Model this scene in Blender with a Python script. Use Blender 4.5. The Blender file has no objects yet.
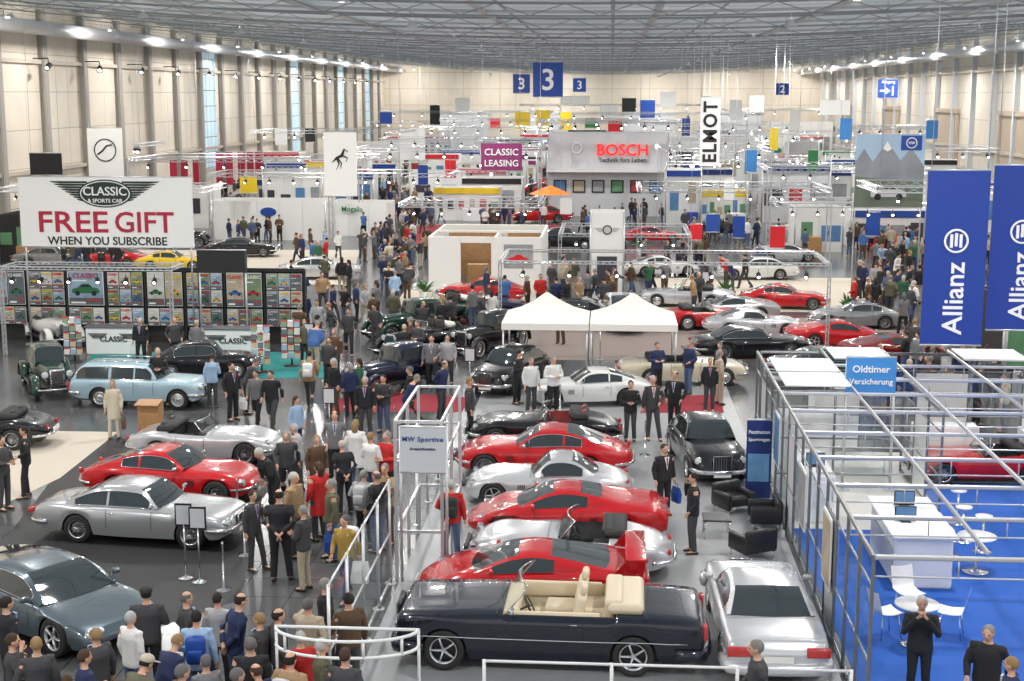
import bpy, bmesh, math, random
from mathutils import Vector, Matrix
random.seed(7)
rad=math.radians
SC=bpy.context.scene; COL=SC.collection
# ---------------- camera -------------
H=9.4; F=1400.0
TH=math.atan(245.5/F); PS=math.atan(100*math.cos(TH)/F)
cR=Vector((math.cos(PS),math.sin(PS),0))
cF=Vector((-math.sin(PS)*math.cos(TH),math.cos(PS)*math.cos(TH),-math.sin(TH)))
cU=cR.cross(cF)
def ray(u,v): return cR*((u-512)/F)+cU*((340.5-v)/F)+cF
def gp(u,v,z=0.0):
    d=ray(u,v); t=(z-H)/d.z; return Vector((d.x*t,d.y*t,z))
def pp(u,v,Y):
    d=ray(u,v); t=Y/d.y; return Vector((d.x*t,Y,H+d.z*t))
cam=bpy.data.cameras.new('camera'); co=bpy.data.objects.new('camera',cam); COL.objects.link(co)
co.location=(0,0,H); co.rotation_euler=(math.pi/2-TH,0,PS); cam.lens=F/1024*36; cam.sensor_width=36; cam.clip_end=600
SC.camera=co
def lab12(s): return ' '.join(s.split()[:12])
# ---------------- materials -------------
MT={}
def mat(name,col=(.5,.5,.5),rough=.5,metal=0,coat=0,emis=0,attr=None,noise=0,nscale=20,bump=0,alpha=None,metattr=False):
    if name in MT: return MT[name]
    m=bpy.data.materials.new(name); m.use_nodes=True; n=m.node_tree.nodes; l=m.node_tree.links
    b=n['Principled BSDF']; b.inputs['Base Color'].default_value=(*col,1); b.inputs['Roughness'].default_value=rough
    b.inputs['Metallic'].default_value=metal; b.inputs['Coat Weight'].default_value=coat; b.inputs['Coat Roughness'].default_value=.03
    src=None
    if attr:
        a=n.new('ShaderNodeAttribute'); a.attribute_type='OBJECT'; a.attribute_name=attr; src=a.outputs['Color']; l.new(src,b.inputs['Base Color'])
    if metattr:
        a=n.new('ShaderNodeAttribute'); a.attribute_type='OBJECT'; a.attribute_name='flake'; l.new(a.outputs['Fac'],b.inputs['Metallic']); b.inputs['Specular IOR Level'].default_value=.25
    if noise or bump:
        tc=n.new('ShaderNodeTexCoord'); t=n.new('ShaderNodeTexNoise'); t.inputs['Scale'].default_value=nscale; t.inputs['Detail'].default_value=4
        l.new(tc.outputs['Object'],t.inputs['Vector'])
        if noise:
            mx=n.new('ShaderNodeMix'); mx.data_type='RGBA'; mx.blend_type='MULTIPLY'; mx.inputs['Factor'].default_value=noise
            if src: l.new(src,mx.inputs[6])
            else: mx.inputs[6].default_value=(*col,1)
            r=n.new('ShaderNodeMapRange'); r.inputs['To Min'].default_value=.4; r.inputs['To Max'].default_value=1.4
            l.new(t.outputs['Fac'],r.inputs['Value']); l.new(r.outputs['Result'],mx.inputs[7]); l.new(mx.outputs[2],b.inputs['Base Color'])
        if bump:
            bp=n.new('ShaderNodeBump'); bp.inputs['Strength'].default_value=bump; bp.inputs['Distance'].default_value=.02
            l.new(t.outputs['Fac'],bp.inputs['Height']); l.new(bp.outputs['Normal'],b.inputs['Normal'])
    if emis:
        b.inputs['Emission Color'].default_value=(*col,1); b.inputs['Emission Strength'].default_value=emis
    if alpha is not None:
        b.inputs['Alpha'].default_value=alpha
    MT[name]=m; return m
def panelmat(name,c1,c2,mort,sx,sy,axis,rough=.6,ms=.01,off=0.0,emis=0):
    m=bpy.data.materials.new(name); m.use_nodes=True; n=m.node_tree.nodes; l=m.node_tree.links
    b=n['Principled BSDF']; b.inputs['Roughness'].default_value=rough
    tc=n.new('ShaderNodeTexCoord'); s=n.new('ShaderNodeSeparateXYZ'); c=n.new('ShaderNodeCombineXYZ'); l.new(tc.outputs['Object'],s.inputs[0])
    l.new(s.outputs[axis[0]],c.inputs[0]); l.new(s.outputs[axis[1]],c.inputs[1])
    br=n.new('ShaderNodeTexBrick'); br.offset=off; l.new(c.outputs[0],br.inputs['Vector'])
    br.inputs['Color1'].default_value=(*c1,1); br.inputs['Color2'].default_value=(*c2,1); br.inputs['Mortar'].default_value=(*mort,1)
    br.inputs['Scale'].default_value=1; br.inputs['Brick Width'].default_value=sx; br.inputs['Row Height'].default_value=sy; br.inputs['Mortar Size'].default_value=ms
    t=n.new('ShaderNodeTexNoise'); t.inputs['Scale'].default_value=.35; t.inputs['Detail'].default_value=6; l.new(tc.outputs['Object'],t.inputs['Vector'])
    mx=n.new('ShaderNodeMix'); mx.data_type='RGBA'; mx.blend_type='MULTIPLY'; mx.inputs['Factor'].default_value=.4
    r=n.new('ShaderNodeMapRange'); r.inputs['To Min'].default_value=.6; r.inputs['To Max'].default_value=1.35
    l.new(t.outputs['Fac'],r.inputs['Value']); l.new(br.outputs['Color'],mx.inputs[6]); l.new(r.outputs['Result'],mx.inputs[7]); l.new(mx.outputs[2],b.inputs['Base Color'])
    if emis: l.new(mx.outputs[2],b.inputs['Emission Color']); b.inputs['Emission Strength'].default_value=emis
    MT[name]=m; return m
PAINT=mat('car_paint',rough=.26,coat=1,attr='tint',metattr=True)
LEATH=mat('leather',rough=.5,attr='tint2')
TOP=mat('fabric_top',rough=.85,attr='tint',noise=.35,nscale=30)
LEG=mat('fabric_trousers',rough=.85,attr='tint2')
HAIR=mat('hair',rough=.8,attr='tint3',noise=.5,nscale=60)
SKIN=mat('skin',(.62,.36,.25),.5)
EYE=mat('eye_dark',(.04,.03,.03),.2); LIP=mat('lip',(.45,.17,.14),.5)
SHOE=mat('shoe_leather',(.03,.025,.02),.4)
CHROME=mat('chrome',(.8,.8,.82),.12,1)
ALU=mat('aluminium',(.66,.67,.69),.35,.7)
DARKF=mat('satin_grey_frame',(.22,.23,.25),.35,.6)
RUB=mat('rubber',(.02,.02,.02),.7)
BLK=mat('black_plastic',(.015,.015,.017),.4)
GLS=mat('tinted_glass',(.03,.04,.045),.04,0,1)
WHT=mat('white_panel',(.84,.84,.82),.5)
WLAC=mat('white_lacquer',(.88,.88,.88),.25)
LENS=mat('headlamp_glass',(.75,.78,.8),.1,.3,1)
REDL=mat('red_lens',(.5,.02,.02),.15,0,1)
LIT=mat('lit_lens',(1,.96,.88),.3,emis=10)
PLATE=mat('plate_white',(.8,.8,.75),.5)
RED=mat('sign_red',(.7,.01,.02),.5); DRED=mat('sign_dark_red',(.42,.015,.05),.5); REDG=mat('lit_red_letters',(.9,.02,.02),.5,emis=.9)
BLUE=mat('sign_blue',(.01,.06,.33),.5); NAVY=mat('navy',(.012,.03,.16),.5); LBLUE=mat('sign_sky_blue',(.05,.25,.62),.5)
YEL=mat('yellow',(.85,.6,.02),.5); ORG=mat('orange',(.85,.25,.03),.6); GRN=mat('green',(.03,.25,.08),.5)
PUR=mat('plum',(.25,.03,.14),.5); GRY=mat('grey_panel',(.5,.5,.51),.5); LGR=mat('light_grey_panel',(.62,.63,.65),.5); BLKM=mat('black_matt',(.02,.02,.02),.7)
TEAL=mat('teal_carpet',(.02,.24,.23),.9,noise=.4,nscale=60)
WOOD=mat('beech_wood',(.45,.24,.10),.5,noise=.6,nscale=7)
CAN=mat('canvas',(.82,.8,.75),.8)
BLEA=mat('black_leather',(.018,.018,.02),.35,bump=.1)
def glassmat(nm,tc,fac):
    m=bpy.data.materials.new(nm); m.use_nodes=True; n=m.node_tree.nodes; l=m.node_tree.links; n.clear()
    o=n.new('ShaderNodeOutputMaterial'); t=n.new('ShaderNodeBsdfTransparent'); t.inputs[0].default_value=(*tc,1)
    g=n.new('ShaderNodeBsdfGlossy'); g.inputs['Roughness'].default_value=.03; x=n.new('ShaderNodeMixShader'); x.inputs[0].default_value=fac
    l.new(t.outputs[0],x.inputs[1]); l.new(g.outputs[0],x.inputs[2]); l.new(x.outputs[0],o.inputs[0]); return m
CG=glassmat('clear_glass',(.88,.93,.93),.16)
# ---------------- mesh builder -------------
class MB:
    def __init__(s): s.v=[];s.f=[];s.m=[];s.s=[]
    def add(s,vs,fs,m=0,sm=False,M=None):
        o=len(s.v)
        s.v+=[tuple(M@Vector(v)) if M is not None else tuple(v) for v in vs]
        for f in fs: s.f.append([i+o for i in f]); s.m.append(m); s.s.append(sm)
        return s
    def box(s,c,d,m=0,M=None):
        x,y,z=c; a,b,e=d[0]/2,d[1]/2,d[2]/2
        vs=[(x+i*a,y+j*b,z+k*e) for i in(-1,1) for j in(-1,1) for k in(-1,1)]
        return s.add(vs,[(0,1,3,2),(4,6,7,5),(0,4,5,1),(2,3,7,6),(0,2,6,4),(1,5,7,3)],m,False,M)
    def loft(s,rings,m=0,sm=True,cap=True,closed=True,M=None):
        n=len(rings[0]); vs=[p for r in rings for p in r]; fs=[]
        for i in range(len(rings)-1):
            for j in range(n if closed else n-1):
                k=(j+1)%n; fs.append((i*n+j,i*n+k,(i+1)*n+k,(i+1)*n+j))
        if cap: fs.append(tuple(range(n))[::-1]); fs.append(tuple((len(rings)-1)*n+j for j in range(n)))
        return s.add(vs,fs,m,sm,M)
    def rbox(s,c,d,b=.03,m=0,M=None,n=3,sm=True):
        x,y,z=c; hx,hy,hz=d[0]/2,d[1]/2,d[2]/2; b=min(b,hx*.95,hy*.95,hz*.95)
        def ring(ins,zz):
            r=[]
            for q,(sx,sy) in enumerate(((1,1),(-1,1),(-1,-1),(1,-1))):
                for i in range(n+1):
                    a=math.pi/2*(q+i/n); r.append((x+sx*(hx-b)+math.cos(a)*(b-ins),y+sy*(hy-b)+math.sin(a)*(b-ins),zz))
            return r
        return s.loft([ring(b*.8,z-hz),ring(b*.3,z-hz+b*.3),ring(0,z-hz+b),ring(0,z+hz-b),ring(b*.3,z+hz-b*.3),ring(b*.8,z+hz)],m,sm,True,True,M)
    def tube(s,pts,r,n=8,m=0,sm=True,M=None,flat=1.0):
        pts=[Vector(p) for p in pts]; rings=[]
        if not isinstance(r,(list,tuple)): r=[r]*len(pts)
        for i,p in enumerate(pts):
            d=(pts[min(i+1,len(pts)-1)]-pts[max(i-1,0)])
            if d.length<1e-9: d=Vector((0,0,1))
            d.normalize(); up=Vector((0,0,1)) if abs(d.z)<.9 else Vector((1,0,0))
            a=d.cross(up).normalized(); b=a.cross(d)
            rings.append([tuple(p+a*math.cos(t)*r[i]+b*math.sin(t)*r[i]*flat) for t in [2*math.pi*j/n for j in range(n)]])
        return s.loft(rings,m,sm,True,True,M)
    def ell(s,c,r,nu=12,nv=8,m=0,M=None):
        vs=[(c[0],c[1],c[2]-r[2])]; 
        for i in range(1,nv):
            a=math.pi*i/nv-math.pi/2
            for j in range(nu):
                t=2*math.pi*j/nu; vs.append((c[0]+r[0]*math.cos(a)*math.cos(t),c[1]+r[1]*math.cos(a)*math.sin(t),c[2]+r[2]*math.sin(a)))
        vs.append((c[0],c[1],c[2]+r[2])); fs=[]
        for j in range(nu):
            k=(j+1)%nu; fs.append((0,1+k,1+j)); fs.append((len(vs)-1,1+(nv-2)*nu+j,1+(nv-2)*nu+k))
            for i in range(nv-2): fs.append((1+i*nu+j,1+i*nu+k,1+(i+1)*nu+k,1+(i+1)*nu+j))
        return s.add(vs,fs,m,True,M)
    def lathe(s,prof,n=20,m=0,axis='Z',sm=True,M=None,cap=False):
        rings=[]
        for r,h in prof:
            ring=[]
            for j in range(n):
                t=2*math.pi*j/n; a,b=r*math.cos(t),r*math.sin(t)
                ring.append((a,b,h) if axis=='Z' else ((a,h,b) if axis=='Y' else (h,a,b)))
            rings.append(ring)
        return s.loft(rings,m,sm,cap,True,M)
    def quad(s,a,b,c,d,m=0): return s.add([a,b,c,d],[(0,1,2,3)],m)
    def mesh(s,name,mats,recalc=True):
        me=bpy.data.meshes.new(name); me.from_pydata(s.v,[],s.f)
        for mm in mats: me.materials.append(mm)
        me.polygons.foreach_set('material_index',s.m); me.polygons.foreach_set('use_smooth',s.s); me.update()
        if recalc:
            bm=bmesh.new(); bm.from_mesh(me); bmesh.ops.recalc_face_normals(bm,faces=bm.faces); bm.to_mesh(me); bm.free()
        return me
KIDS={}; TMPL=False; TL=[]
def mko(name,data,parent=None,loc=(0,0,0),rot=(0,0,0),**pr):
    o=bpy.data.objects.new(name,data); o.location=loc; o.rotation_euler=rot
    if parent is not None: o.parent=parent; KIDS.setdefault(parent.name,[]).append(o)
    if TMPL: TL.append(o)
    else: COL.objects.link(o)
    for k,v in pr.items(): o[k]=v
    return o
def mk(name,mb,mats,parent=None,loc=(0,0,0),rot=(0,0,0),**pr):
    if not isinstance(mats,(list,tuple)): mats=[mats]
    return mko(name,mb.mesh(name,mats),parent,loc,rot,**pr)
def empty(name,loc=(0,0,0),rot=(0,0,0),**pr):
    o=mko(name,None,None,loc,rot,**pr); o.empty_display_size=.3; return o
def inst(t,loc,rz=0,sc=1.0,props=None,tints=None,parent=None):
    o=t.copy(); COL.objects.link(o)
    if parent is None:
        o.location=loc; o.rotation_euler=(0,0,rz)
        o.scale=(sc,sc,sc) if not isinstance(sc,tuple) else sc
        for k,v in (props or {}).items(): o[k]=v
    else: o.parent=parent
    if tints:
        for k,v in tints.items(): o[k]=v
    for c in KIDS.get(t.name,[]): inst(c,None,tints=tints,parent=o)
    return o
# ---------------- text ------------------
TXT={}
def pretext(lst):
    obs=[]
    for s in lst:
        cu=bpy.data.curves.new('t','FONT'); cu.body=s; cu.align_x='CENTER'; cu.align_y='CENTER'; cu.extrude=.012; cu.offset=.012 if s not in('MW Sportive','Dreieich/Frankfurt') else .002; cu.resolution_u=3
        if s=='MW Sportive': cu.space_character=1.12
        if s=='ELMOT': cu.offset=.03; cu.space_character=1.15
        o=bpy.data.objects.new('t',cu); COL.objects.link(o); obs.append((s,o))
    dg=bpy.context.evaluated_depsgraph_get(); dg.update()
    for s,o in obs:
        me=bpy.data.meshes.new_from_object(o.evaluated_get(dg)); xs=[v.co.x for v in me.vertices]; ys=[v.co.y for v in me.vertices]
        cx,cy=(min(xs)+max(xs))/2,(min(ys)+max(ys))/2
        for v in me.vertices: v.co.x-=cx; v.co.y-=cy
        TXT[s]=(me,max(xs)-min(xs),max(ys)-min(ys))
    for s,o in obs:
        cu=o.data; bpy.data.objects.remove(o); bpy.data.curves.remove(cu)
pretext(['CLASSIC','& SPORTS CAR','FREE','GIFT','WHEN YOU SUBSCRIBE','3','2','Allianz','MW Sportive','Dreieich/Frankfurt','Oldtimer','Versicherung','BOSCH','Technik fürs Leben',
 'ELMOT','LEASING','Mogalla','Faszination','Sportwagen','VW','1','Ausgang'])
def text(s,w,h,m,parent,loc,rotm=None,stretch=False):
    me0,tw,th=TXT[s]; me=me0.copy(); me.materials.clear(); me.materials.append(m)
    o=mko('lettering',me,parent,loc); sx,sy=w/tw,h/th
    if not stretch: sx=sy=min(sx,sy)
    o.scale=(sx,sy,1)
    R=rotm if rotm is not None else Matrix.Rotation(math.pi/2,3,'X')
    o.rotation_euler=R.to_euler(); return o
RX=Matrix.Rotation(math.pi/2,3,'X')
def inpl(a,rz=0): return Matrix.Rotation(rz,3,'Z')@RX@Matrix.Rotation(a,3,'Z')
CEIL=lambda x:13.3+1.9*(x/37)**2
# ---------------- people ----------------
def remesh(mb,vox,mats,name,smooth=4):
    me=mb.mesh('tmp',[],True); o=bpy.data.objects.new('tmp',me); COL.objects.link(o)
    r=o.modifiers.new('r','REMESH'); r.mode='VOXEL'; r.voxel_size=vox; r.use_smooth_shade=True
    if smooth: s=o.modifiers.new('s','SMOOTH'); s.iterations=smooth; s.factor=.5
    dg=bpy.context.evaluated_depsgraph_get(); dg.update()
    out=bpy.data.meshes.new_from_object(o.evaluated_get(dg)); bpy.data.objects.remove(o); bpy.data.meshes.remove(me)
    out.name=name; out.materials.clear()
    for m in mats: out.materials.append(m)
    return out
def me2mb(me,m=0):
    b=MB(); b.v=[tuple(v.co) for v in me.vertices]; b.f=[list(p.vertices) for p in me.polygons]; b.m=[m]*len(b.f); b.s=[True]*len(b.f); return b
BASE=dict(hipL=(0,.095,.93),kneL=(.02,.10,.5),ankL=(-.02,.12,.09),shoL=(0,.185,1.42),elbL=(-.03,.25,1.14),wriL=(.05,.245,.90))
def mir(k,v): return k[:-1]+'R',(v[0],-v[1],v[2])
def pose(sym={},**ov):
    j=dict(BASE); j.update(sym)
    for k,v in list(j.items()): kk,vv=mir(k,v); j[kk]=vv
    j.update(ov); return {k:Vector(v) for k,v in j.items()}
POSES={
'stand':(pose(ankR=(.03,-.14,.09),kneR=(.05,-.11,.5)),0),
'walk':(pose(kneL=(.17,.1,.52),ankL=(.27,.1,.09),kneR=(-.02,-.1,.5),ankR=(-.30,-.1,.15),wriL=(-.12,.25,.93),elbL=(-.12,.24,1.15),elbR=(.06,-.25,1.15),wriR=(.22,-.2,.98)),4),
'fold':(pose(dict(elbL=(.02,.27,1.14),wriL=(.24,.07,1.14))),0),
'photo':(pose(dict(elbL=(.17,.25,1.20),wriL=(.27,.06,1.50))),0),
'pocket':(pose(dict(elbL=(-.10,.29,1.16),wriL=(.07,.21,.97))),0),
'read':(pose(elbR=(.05,-.25,1.14),wriR=(.29,-.12,1.2)),8),
'lean':(pose(dict(elbL=(.10,.24,1.16),wriL=(.2,.14,.95))),28),
'shift':(pose(kneL=(.10,.13,.5),ankL=(.12,.2,.09),elbL=(.0,.3,1.16),wriL=(.2,.16,1.05),wriR=(.02,-.27,.88)),0),
'behind':(pose(dict(elbL=(-.12,.26,1.16),wriL=(-.17,.06,.98)),kneR=(.06,-.12,.5),ankR=(.02,-.16,.09)),10),
'phone':(pose(elbR=(.08,-.32,1.2),wriR=(.12,-.14,1.52),wriL=(.12,.2,.96)),0),
'point':(pose(elbL=(.22,.28,1.3),wriL=(.46,.25,1.36),elbR=(-.08,-.28,1.16),wriR=(.1,-.2,.98)),0),
}
def spine(mb,e,jk=False,m=0,neck=True):
    if jk: R=[(.83,.125,.190),(.9,.135,.2),(1.0,.132,.190),(1.1,.128,.182),(1.22,.132,.19),(1.33,.138,.205),(1.41,.115,.19),(1.455,.085,.125),(1.485,.07,.075)]
    else: R=[(.86,.09,.15),(.95,.105,.165),(1.08,.095,.145),(1.2,.105,.16),(1.32,.115,.18),(1.41,.09,.17),(1.455,.065,.10),(1.5,.052,.055),(1.58,.05,.05)]
    mb.loft([[(rx*math.cos(t)+(-.01 if z>1.3 else 0),ry*e*math.sin(t),z) for t in [2*math.pi*i/14 for i in range(14)]] for z,rx,ry in R],m)
def bender(ang):
    if not ang: return None
    def f(v):
        v=Vector(v)
        if v.z<.9: return tuple(v)
        k=min(1,(v.z-.9)/.2); a=rad(ang)*k; dz=v.z-.95
        return (v.x*math.cos(a)+dz*math.sin(a),v.y,.95+dz*math.cos(a)-v.x*math.sin(a))
    return f
def hand(mb,w,e,side,m=0):
    d=(w-e).normalized(); s=Vector((1,0,0)) if abs(d.x)<.7 else Vector((0,0,1)); s=(s-d*s.dot(d)).normalized(); nrm=d.cross(s)*side
    for i,(o,ln) in enumerate(((.030,.072),(.011,.082),(-.010,.077),(-.030,.06))):
        b=w+d*.085+s*o
        mb.tube([b,b+d*ln*.5+nrm*.006,b+d*ln*.85+nrm*.025,b+d*ln+nrm*.04],[.0095,.009,.008,.006],6,m)
    b=w+d*.03+s*.03
    mb.tube([b,b+s*.025+d*.03,b+s*.03+d*.065+nrm*.012],[.013,.011,.008],6,m)
def make_person(pk,female,lod,longc=False):
    J,bend=POSES[pk]; e=.92 if female else 1.0; B=bender(bend)
    bd=MB(); 
    spine(bd,e)
    for s in 'LR':
        h,k,a=J['hip'+s],J['kne'+s],J['ank'+s]; sh,el,w=J['sho'+s].copy(),J['elb'+s],J['wri'+s]; sh.y*=e
        bd.tube([h,h.lerp(k,.4),k,k.lerp(a,.35),a],[.085,.075,.055,.056,.04],10)
        bd.tube([a+Vector((-.06,0,-.03)),a+Vector((.05,0,-.045)),a+Vector((.15,0,-.06))],[.04,.045,.03],8)
        bd.tube([sh,sh.lerp(el,.4),el,el.lerp(w,.3),w],[.055,.048,.04,.04,.027],10)
        d=(w-el).normalized(); bd.tube([w-d*.02,w+d*.03,w+d*.09],[.028,.038,.036],8,flat=.6)
    bd.ell((.005,0,1.65),(.098,.077,.112),14,10); bd.ell((.03,0,1.592),(.066,.055,.062),12,8)
    bd.ell((.105,0,1.628),(.02,.014,.024),8,6); bd.ell((.0,.079,1.635),(.02,.012,.03),8,6); bd.ell((.0,-.079,1.635),(.02,.012,.03),8,6)
    jk=MB(); spine(jk,e,True)
    if longc: jk.loft([[(rx*math.cos(t),ry*e*math.sin(t),z) for t in [2*math.pi*i/14 for i in range(14)]] for z,rx,ry in [(.58,.17,.22),(.75,.15,.21),(.95,.13,.19)]])
    tr=MB(); tr.loft([[(rx*math.cos(t),ry*math.sin(t),z) for t in [2*math.pi*i/14 for i in range(14)]] for z,rx,ry in [(.80,.10,.15),(.88,.122,.175),(.98,.12,.168),(1.03,.115,.155)]])
    for s in 'LR':
        h,k,a=J['hip'+s],J['kne'+s],J['ank'+s]; sh,el,w=J['sho'+s].copy(),J['elb'+s],J['wri'+s]; sh.y*=e
        jk.tube([sh-Vector((0,sh.y*.3,0)),sh,sh.lerp(el,.4),el,el.lerp(w,.5),w-(w-el).normalized()*.01],[.06,.072,.064,.056,.052,.043],10)
        tr.tube([h,h.lerp(k,.4),k,k.lerp(a,.5),a-Vector((0,0,.03))],[.1,.09,.072,.066,.062],10)
    def bendmb(mb):
        if B: mb.v=[B(v) for v in mb.v]
    hr=MB()
    hb=MB(); hb.ell((-.008,0,1.660),(.102,.083,.109),20,16); bald=pk in('pocket','behind') and not female
    def kp(f):
        x=sum(hb.v[i][0] for i in f)/len(f); z=sum(hb.v[i][2] for i in f)/len(f)
        return z>(1.56 if female else 1.598)+max(0,x+.02)*1.15 and not(bald and z>1.722)
    keep=[f for f in hb.f if kp(f)]
    hr.v=hb.v; hr.f=keep; hr.m=[0]*len(keep); hr.s=[True]*len(keep)
    if female: hr.tube([(-.06,0,1.70),(-.085,0,1.6),(-.08,0,1.48),(-.07,0,1.40)],[.07,.075,.07,.03],10,flat=.6)
    bendmb(hr)
    global TMPL
    nm='person'
    if lod==0:
        bendmb(bd); body=me2mb(remesh(bd,.013,[SKIN],'person',3))
        for s,sd in (('L',-1),('R',1)):
            hb=MB(); hand(hb,J['wri'+s],J['elb'+s],sd); bendmb(hb); body.add(hb.v,hb.f,0,True)
        fb=MB(); fb.ell((.092,.032,1.652),(.012,.014,.008),8,6,1); fb.ell((.092,-.032,1.652),(.012,.014,.008),8,6,1); fb.ell((.093,0,1.583),(.006,.024,.007),8,6,2); bendmb(fb)
        o=len(body.v); body.v+=fb.v; body.f+=[[i+o for i in f] for f in fb.f]; body.m+=fb.m; body.s+=fb.s
        bendmb(jk); bendmb(tr)
        TMPL=True
        r=mk(nm,body,[SKIN,EYE,LIP])
        mko('jacket',remesh(jk,.016,[TOP],'jacket',3),r); mko('trousers',remesh(tr,.018,[LEG],'trousers',3),r)
        mk('hair',hr,HAIR,r)
        for s in 'LR':
            a=J['ank'+s]; sb=MB(); dz=a.z-.09
            rings=[]
            for x,w,h in ((-.085,.028,.05),(-.05,.042,.085),(.02,.043,.085),(.10,.047,.06),(.16,.035,.045),(.185,.015,.03)):
                rings.append([(a.x+x,a.y+math.cos(t)*w,dz+max(0,h/2+math.sin(t)*h/2*1.05)) for t in [2*math.pi*i/10 for i in range(10)]])
            sb.loft(rings); mk('shoe',sb,SHOE,r)
        TMPL=False
        return r
    bendmb(bd);bendmb(jk);bendmb(tr)
    full=MB(); 
    for x in (bd,jk,tr): full.add(x.v,x.f,0,True)
    if lod==2: full.add(hr.v,hr.f,0,True); full.ell((-.012,0,1.662),(.104,.086,.110),16,12)
    me=remesh(full,.028 if lod==1 else .055,[SKIN,TOP,LEG,SHOE],'person',2 if lod==1 else 1)
    hz=1.49 if bend<20 else 1.40
    W=[Vector(B(J['wri'+s])) if B else J['wri'+s] for s in 'LR']
    for p in me.polygons:
        c=p.center
        if c.z<.085: p.material_index=3
        elif min((c-w).length for w in W)<.085: p.material_index=0
        elif c.z>hz and (c-Vector(B((0,0,1.6)) if B else (0,0,1.6))).length<.25: p.material_index=0 if (lod==1 or (c.x>.03 and c.z<1.69) or c.z<1.55) else 4
        elif c.z>(.86 if not longc else .6): p.material_index=1
        else: p.material_index=2
    if lod==2: return me
    TMPL=True; r=mko(nm,me); mk('hair',hr,HAIR,r); TMPL=False
    return r
PN=[(p,make_person(p,False,0)) for p in POSES]
PF=[(p,make_person(p,True,0,l)) for p,l in (('stand',True),('walk',False))]
LN=[(p,make_person(p,False,1)) for p in ('stand','walk','fold','pocket','read','shift','behind','point','lean')]
LF=[(p,make_person(p,True,1)) for p in ('stand','walk')]
TINY=[make_person(p,False,2) for p in ('stand','walk','fold','shift')]
PD=dict(PN); LD=dict(LN)
CC={'black':(.018,.018,.022),'charcoal':(.055,.055,.06),'grey':(.18,.18,.19),'light grey':(.42,.42,.44),'navy':(.02,.03,.09),'blue':(.06,.14,.36),'light blue':(.32,.46,.66),
'white':(.78,.78,.77),'cream':(.62,.56,.44),'tan':(.36,.24,.13),'brown':(.10,.055,.03),'olive':(.12,.115,.07),'red':(.5,.02,.02),'mustard':(.42,.27,.06),'beige':(.45,.38,.28),'green':(.03,.12,.06),'denim':(.08,.12,.22)}
HC=[('brown',(.06,.03,.015)),('grey',(.25,.24,.23)),('dark',(.012,.01,.008)),('white',(.45,.44,.42)),('fair',(.28,.18,.08)),('dark',(.02,.013,.009)),('brown',(.045,.024,.012)),('grey',(.13,.12,.12)),('grey',(.2,.19,.18))]
VERB={'stand':'standing','walk':'walking','fold':'hands together','photo':'raising a camera','pocket':'hands in pockets','read':'holding out one hand','lean':'leaning forward','shift':'standing with one leg forward','behind':'hands behind back','phone':'holding a phone','point':'pointing with one arm'}
PPL=[]; NEARP=[]
SHM=MB(); SHM.add([(.127,-.058,1.462),(.127,.058,1.462),(.146,0,1.16),(.100,-.05,1.462),(.100,.05,1.462),(.11,0,1.16)],[(0,1,2),(0,3,4,1),(1,4,5,2),(2,5,3,0)]); SHM.box((.134,0,1.36),(.02,.028,.20),1)
SHME={}
def person(x,y,top,leg,pk='stand',hd=None,female=False,byhead=False,near=True,hair=None,sc=None,pos=None):
    p=pos if pos is not None else gp(x,y,1.74 if byhead else 0); 
    if near: T=(PF[0] if pk!='walk' else PF[1]) if female else (pk,PD[pk])
    else: T=(LF[0] if pk!='walk' else LF[1]) if female else ((pk,LD[pk]) if pk in LD else LN[0])
    hd=random.uniform(0,360) if hd is None else hd
    hn,hc=HC[hair] if hair is not None else random.choice(HC)
    lab='person in %s jacket, %s trousers, %s hair, %s'%(top,leg,hn,VERB[T[0]])
    s=sc or random.uniform(.93,1.03); wx=random.uniform(.95,1.14)
    o=inst(T[1],(p.x,p.y,0.006),rad(hd),(s*wx,s*wx,s),dict(label=lab12(lab),category='person'),dict(tint=list(CC[top]),tint2=list(CC[leg]),tint3=list(hc)))
    PPL.append((p.x,p.y))
    if near:
        NEARP.append((o,pk,hd,female,top))
        if top in('black','charcoal','navy','grey') and not female and pk in('stand','pocket','shift') and random.random()<.75:
            k=random.choice([('shirt_white',WHT),('shirt_blue',mat('shirt_blue',(.3,.42,.6),.8)),('shirt_grey',LGR)])
            if k[0] not in SHME: SHME[k[0]]=SHM.mesh('shirt_front',[k[1],DRED if k[0]!='shirt_grey' else NAVY])
            mko('shirt_front',SHME[k[0]],o)
    return o
# ---------------- cars -------------------
def ci(P,u):
    n=len(P)
    if u<=P[0][0]: return P[0][1]
    if u>=P[-1][0]: return P[-1][1]
    for i in range(n-1):
        if P[i][0]<=u<=P[i+1][0]: break
    def tg(k):
        if k==0: return (P[1][1]-P[0][1])/(P[1][0]-P[0][0])
        if k==n-1: return (P[-1][1]-P[-2][1])/(P[-1][0]-P[-2][0])
        a=(P[k][1]-P[k-1][1])/(P[k][0]-P[k-1][0]); b=(P[k+1][1]-P[k][1])/(P[k+1][0]-P[k][0])
        return 0 if a*b<=0 else 2*a*b/(a+b)
    h=P[i+1][0]-P[i][0]; t=(u-P[i][0])/h; a,b=tg(i)*h,tg(i+1)*h
    return P[i][1]*(2*t**3-3*t*t+1)+a*(t**3-2*t*t+t)+P[i+1][1]*(-2*t**3+3*t*t)+b*(t**3-t*t)
def gridmb(rings,pred,m=0):
    mb=MB(); mp={}; 
    def gi(i,j):
        if (i,j) not in mp: mp[(i,j)]=len(mb.v); mb.v.append(rings[i][j])
        return mp[(i,j)]
    for i in range(len(rings)-1):
        for j in range(len(rings[0])-1):
            if pred(i,j):
                mb.f.append([gi(i,j),gi(i,j+1),gi(i+1,j+1),gi(i+1,j)]); mb.m.append(m); mb.s.append(True)
    return mb
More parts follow.
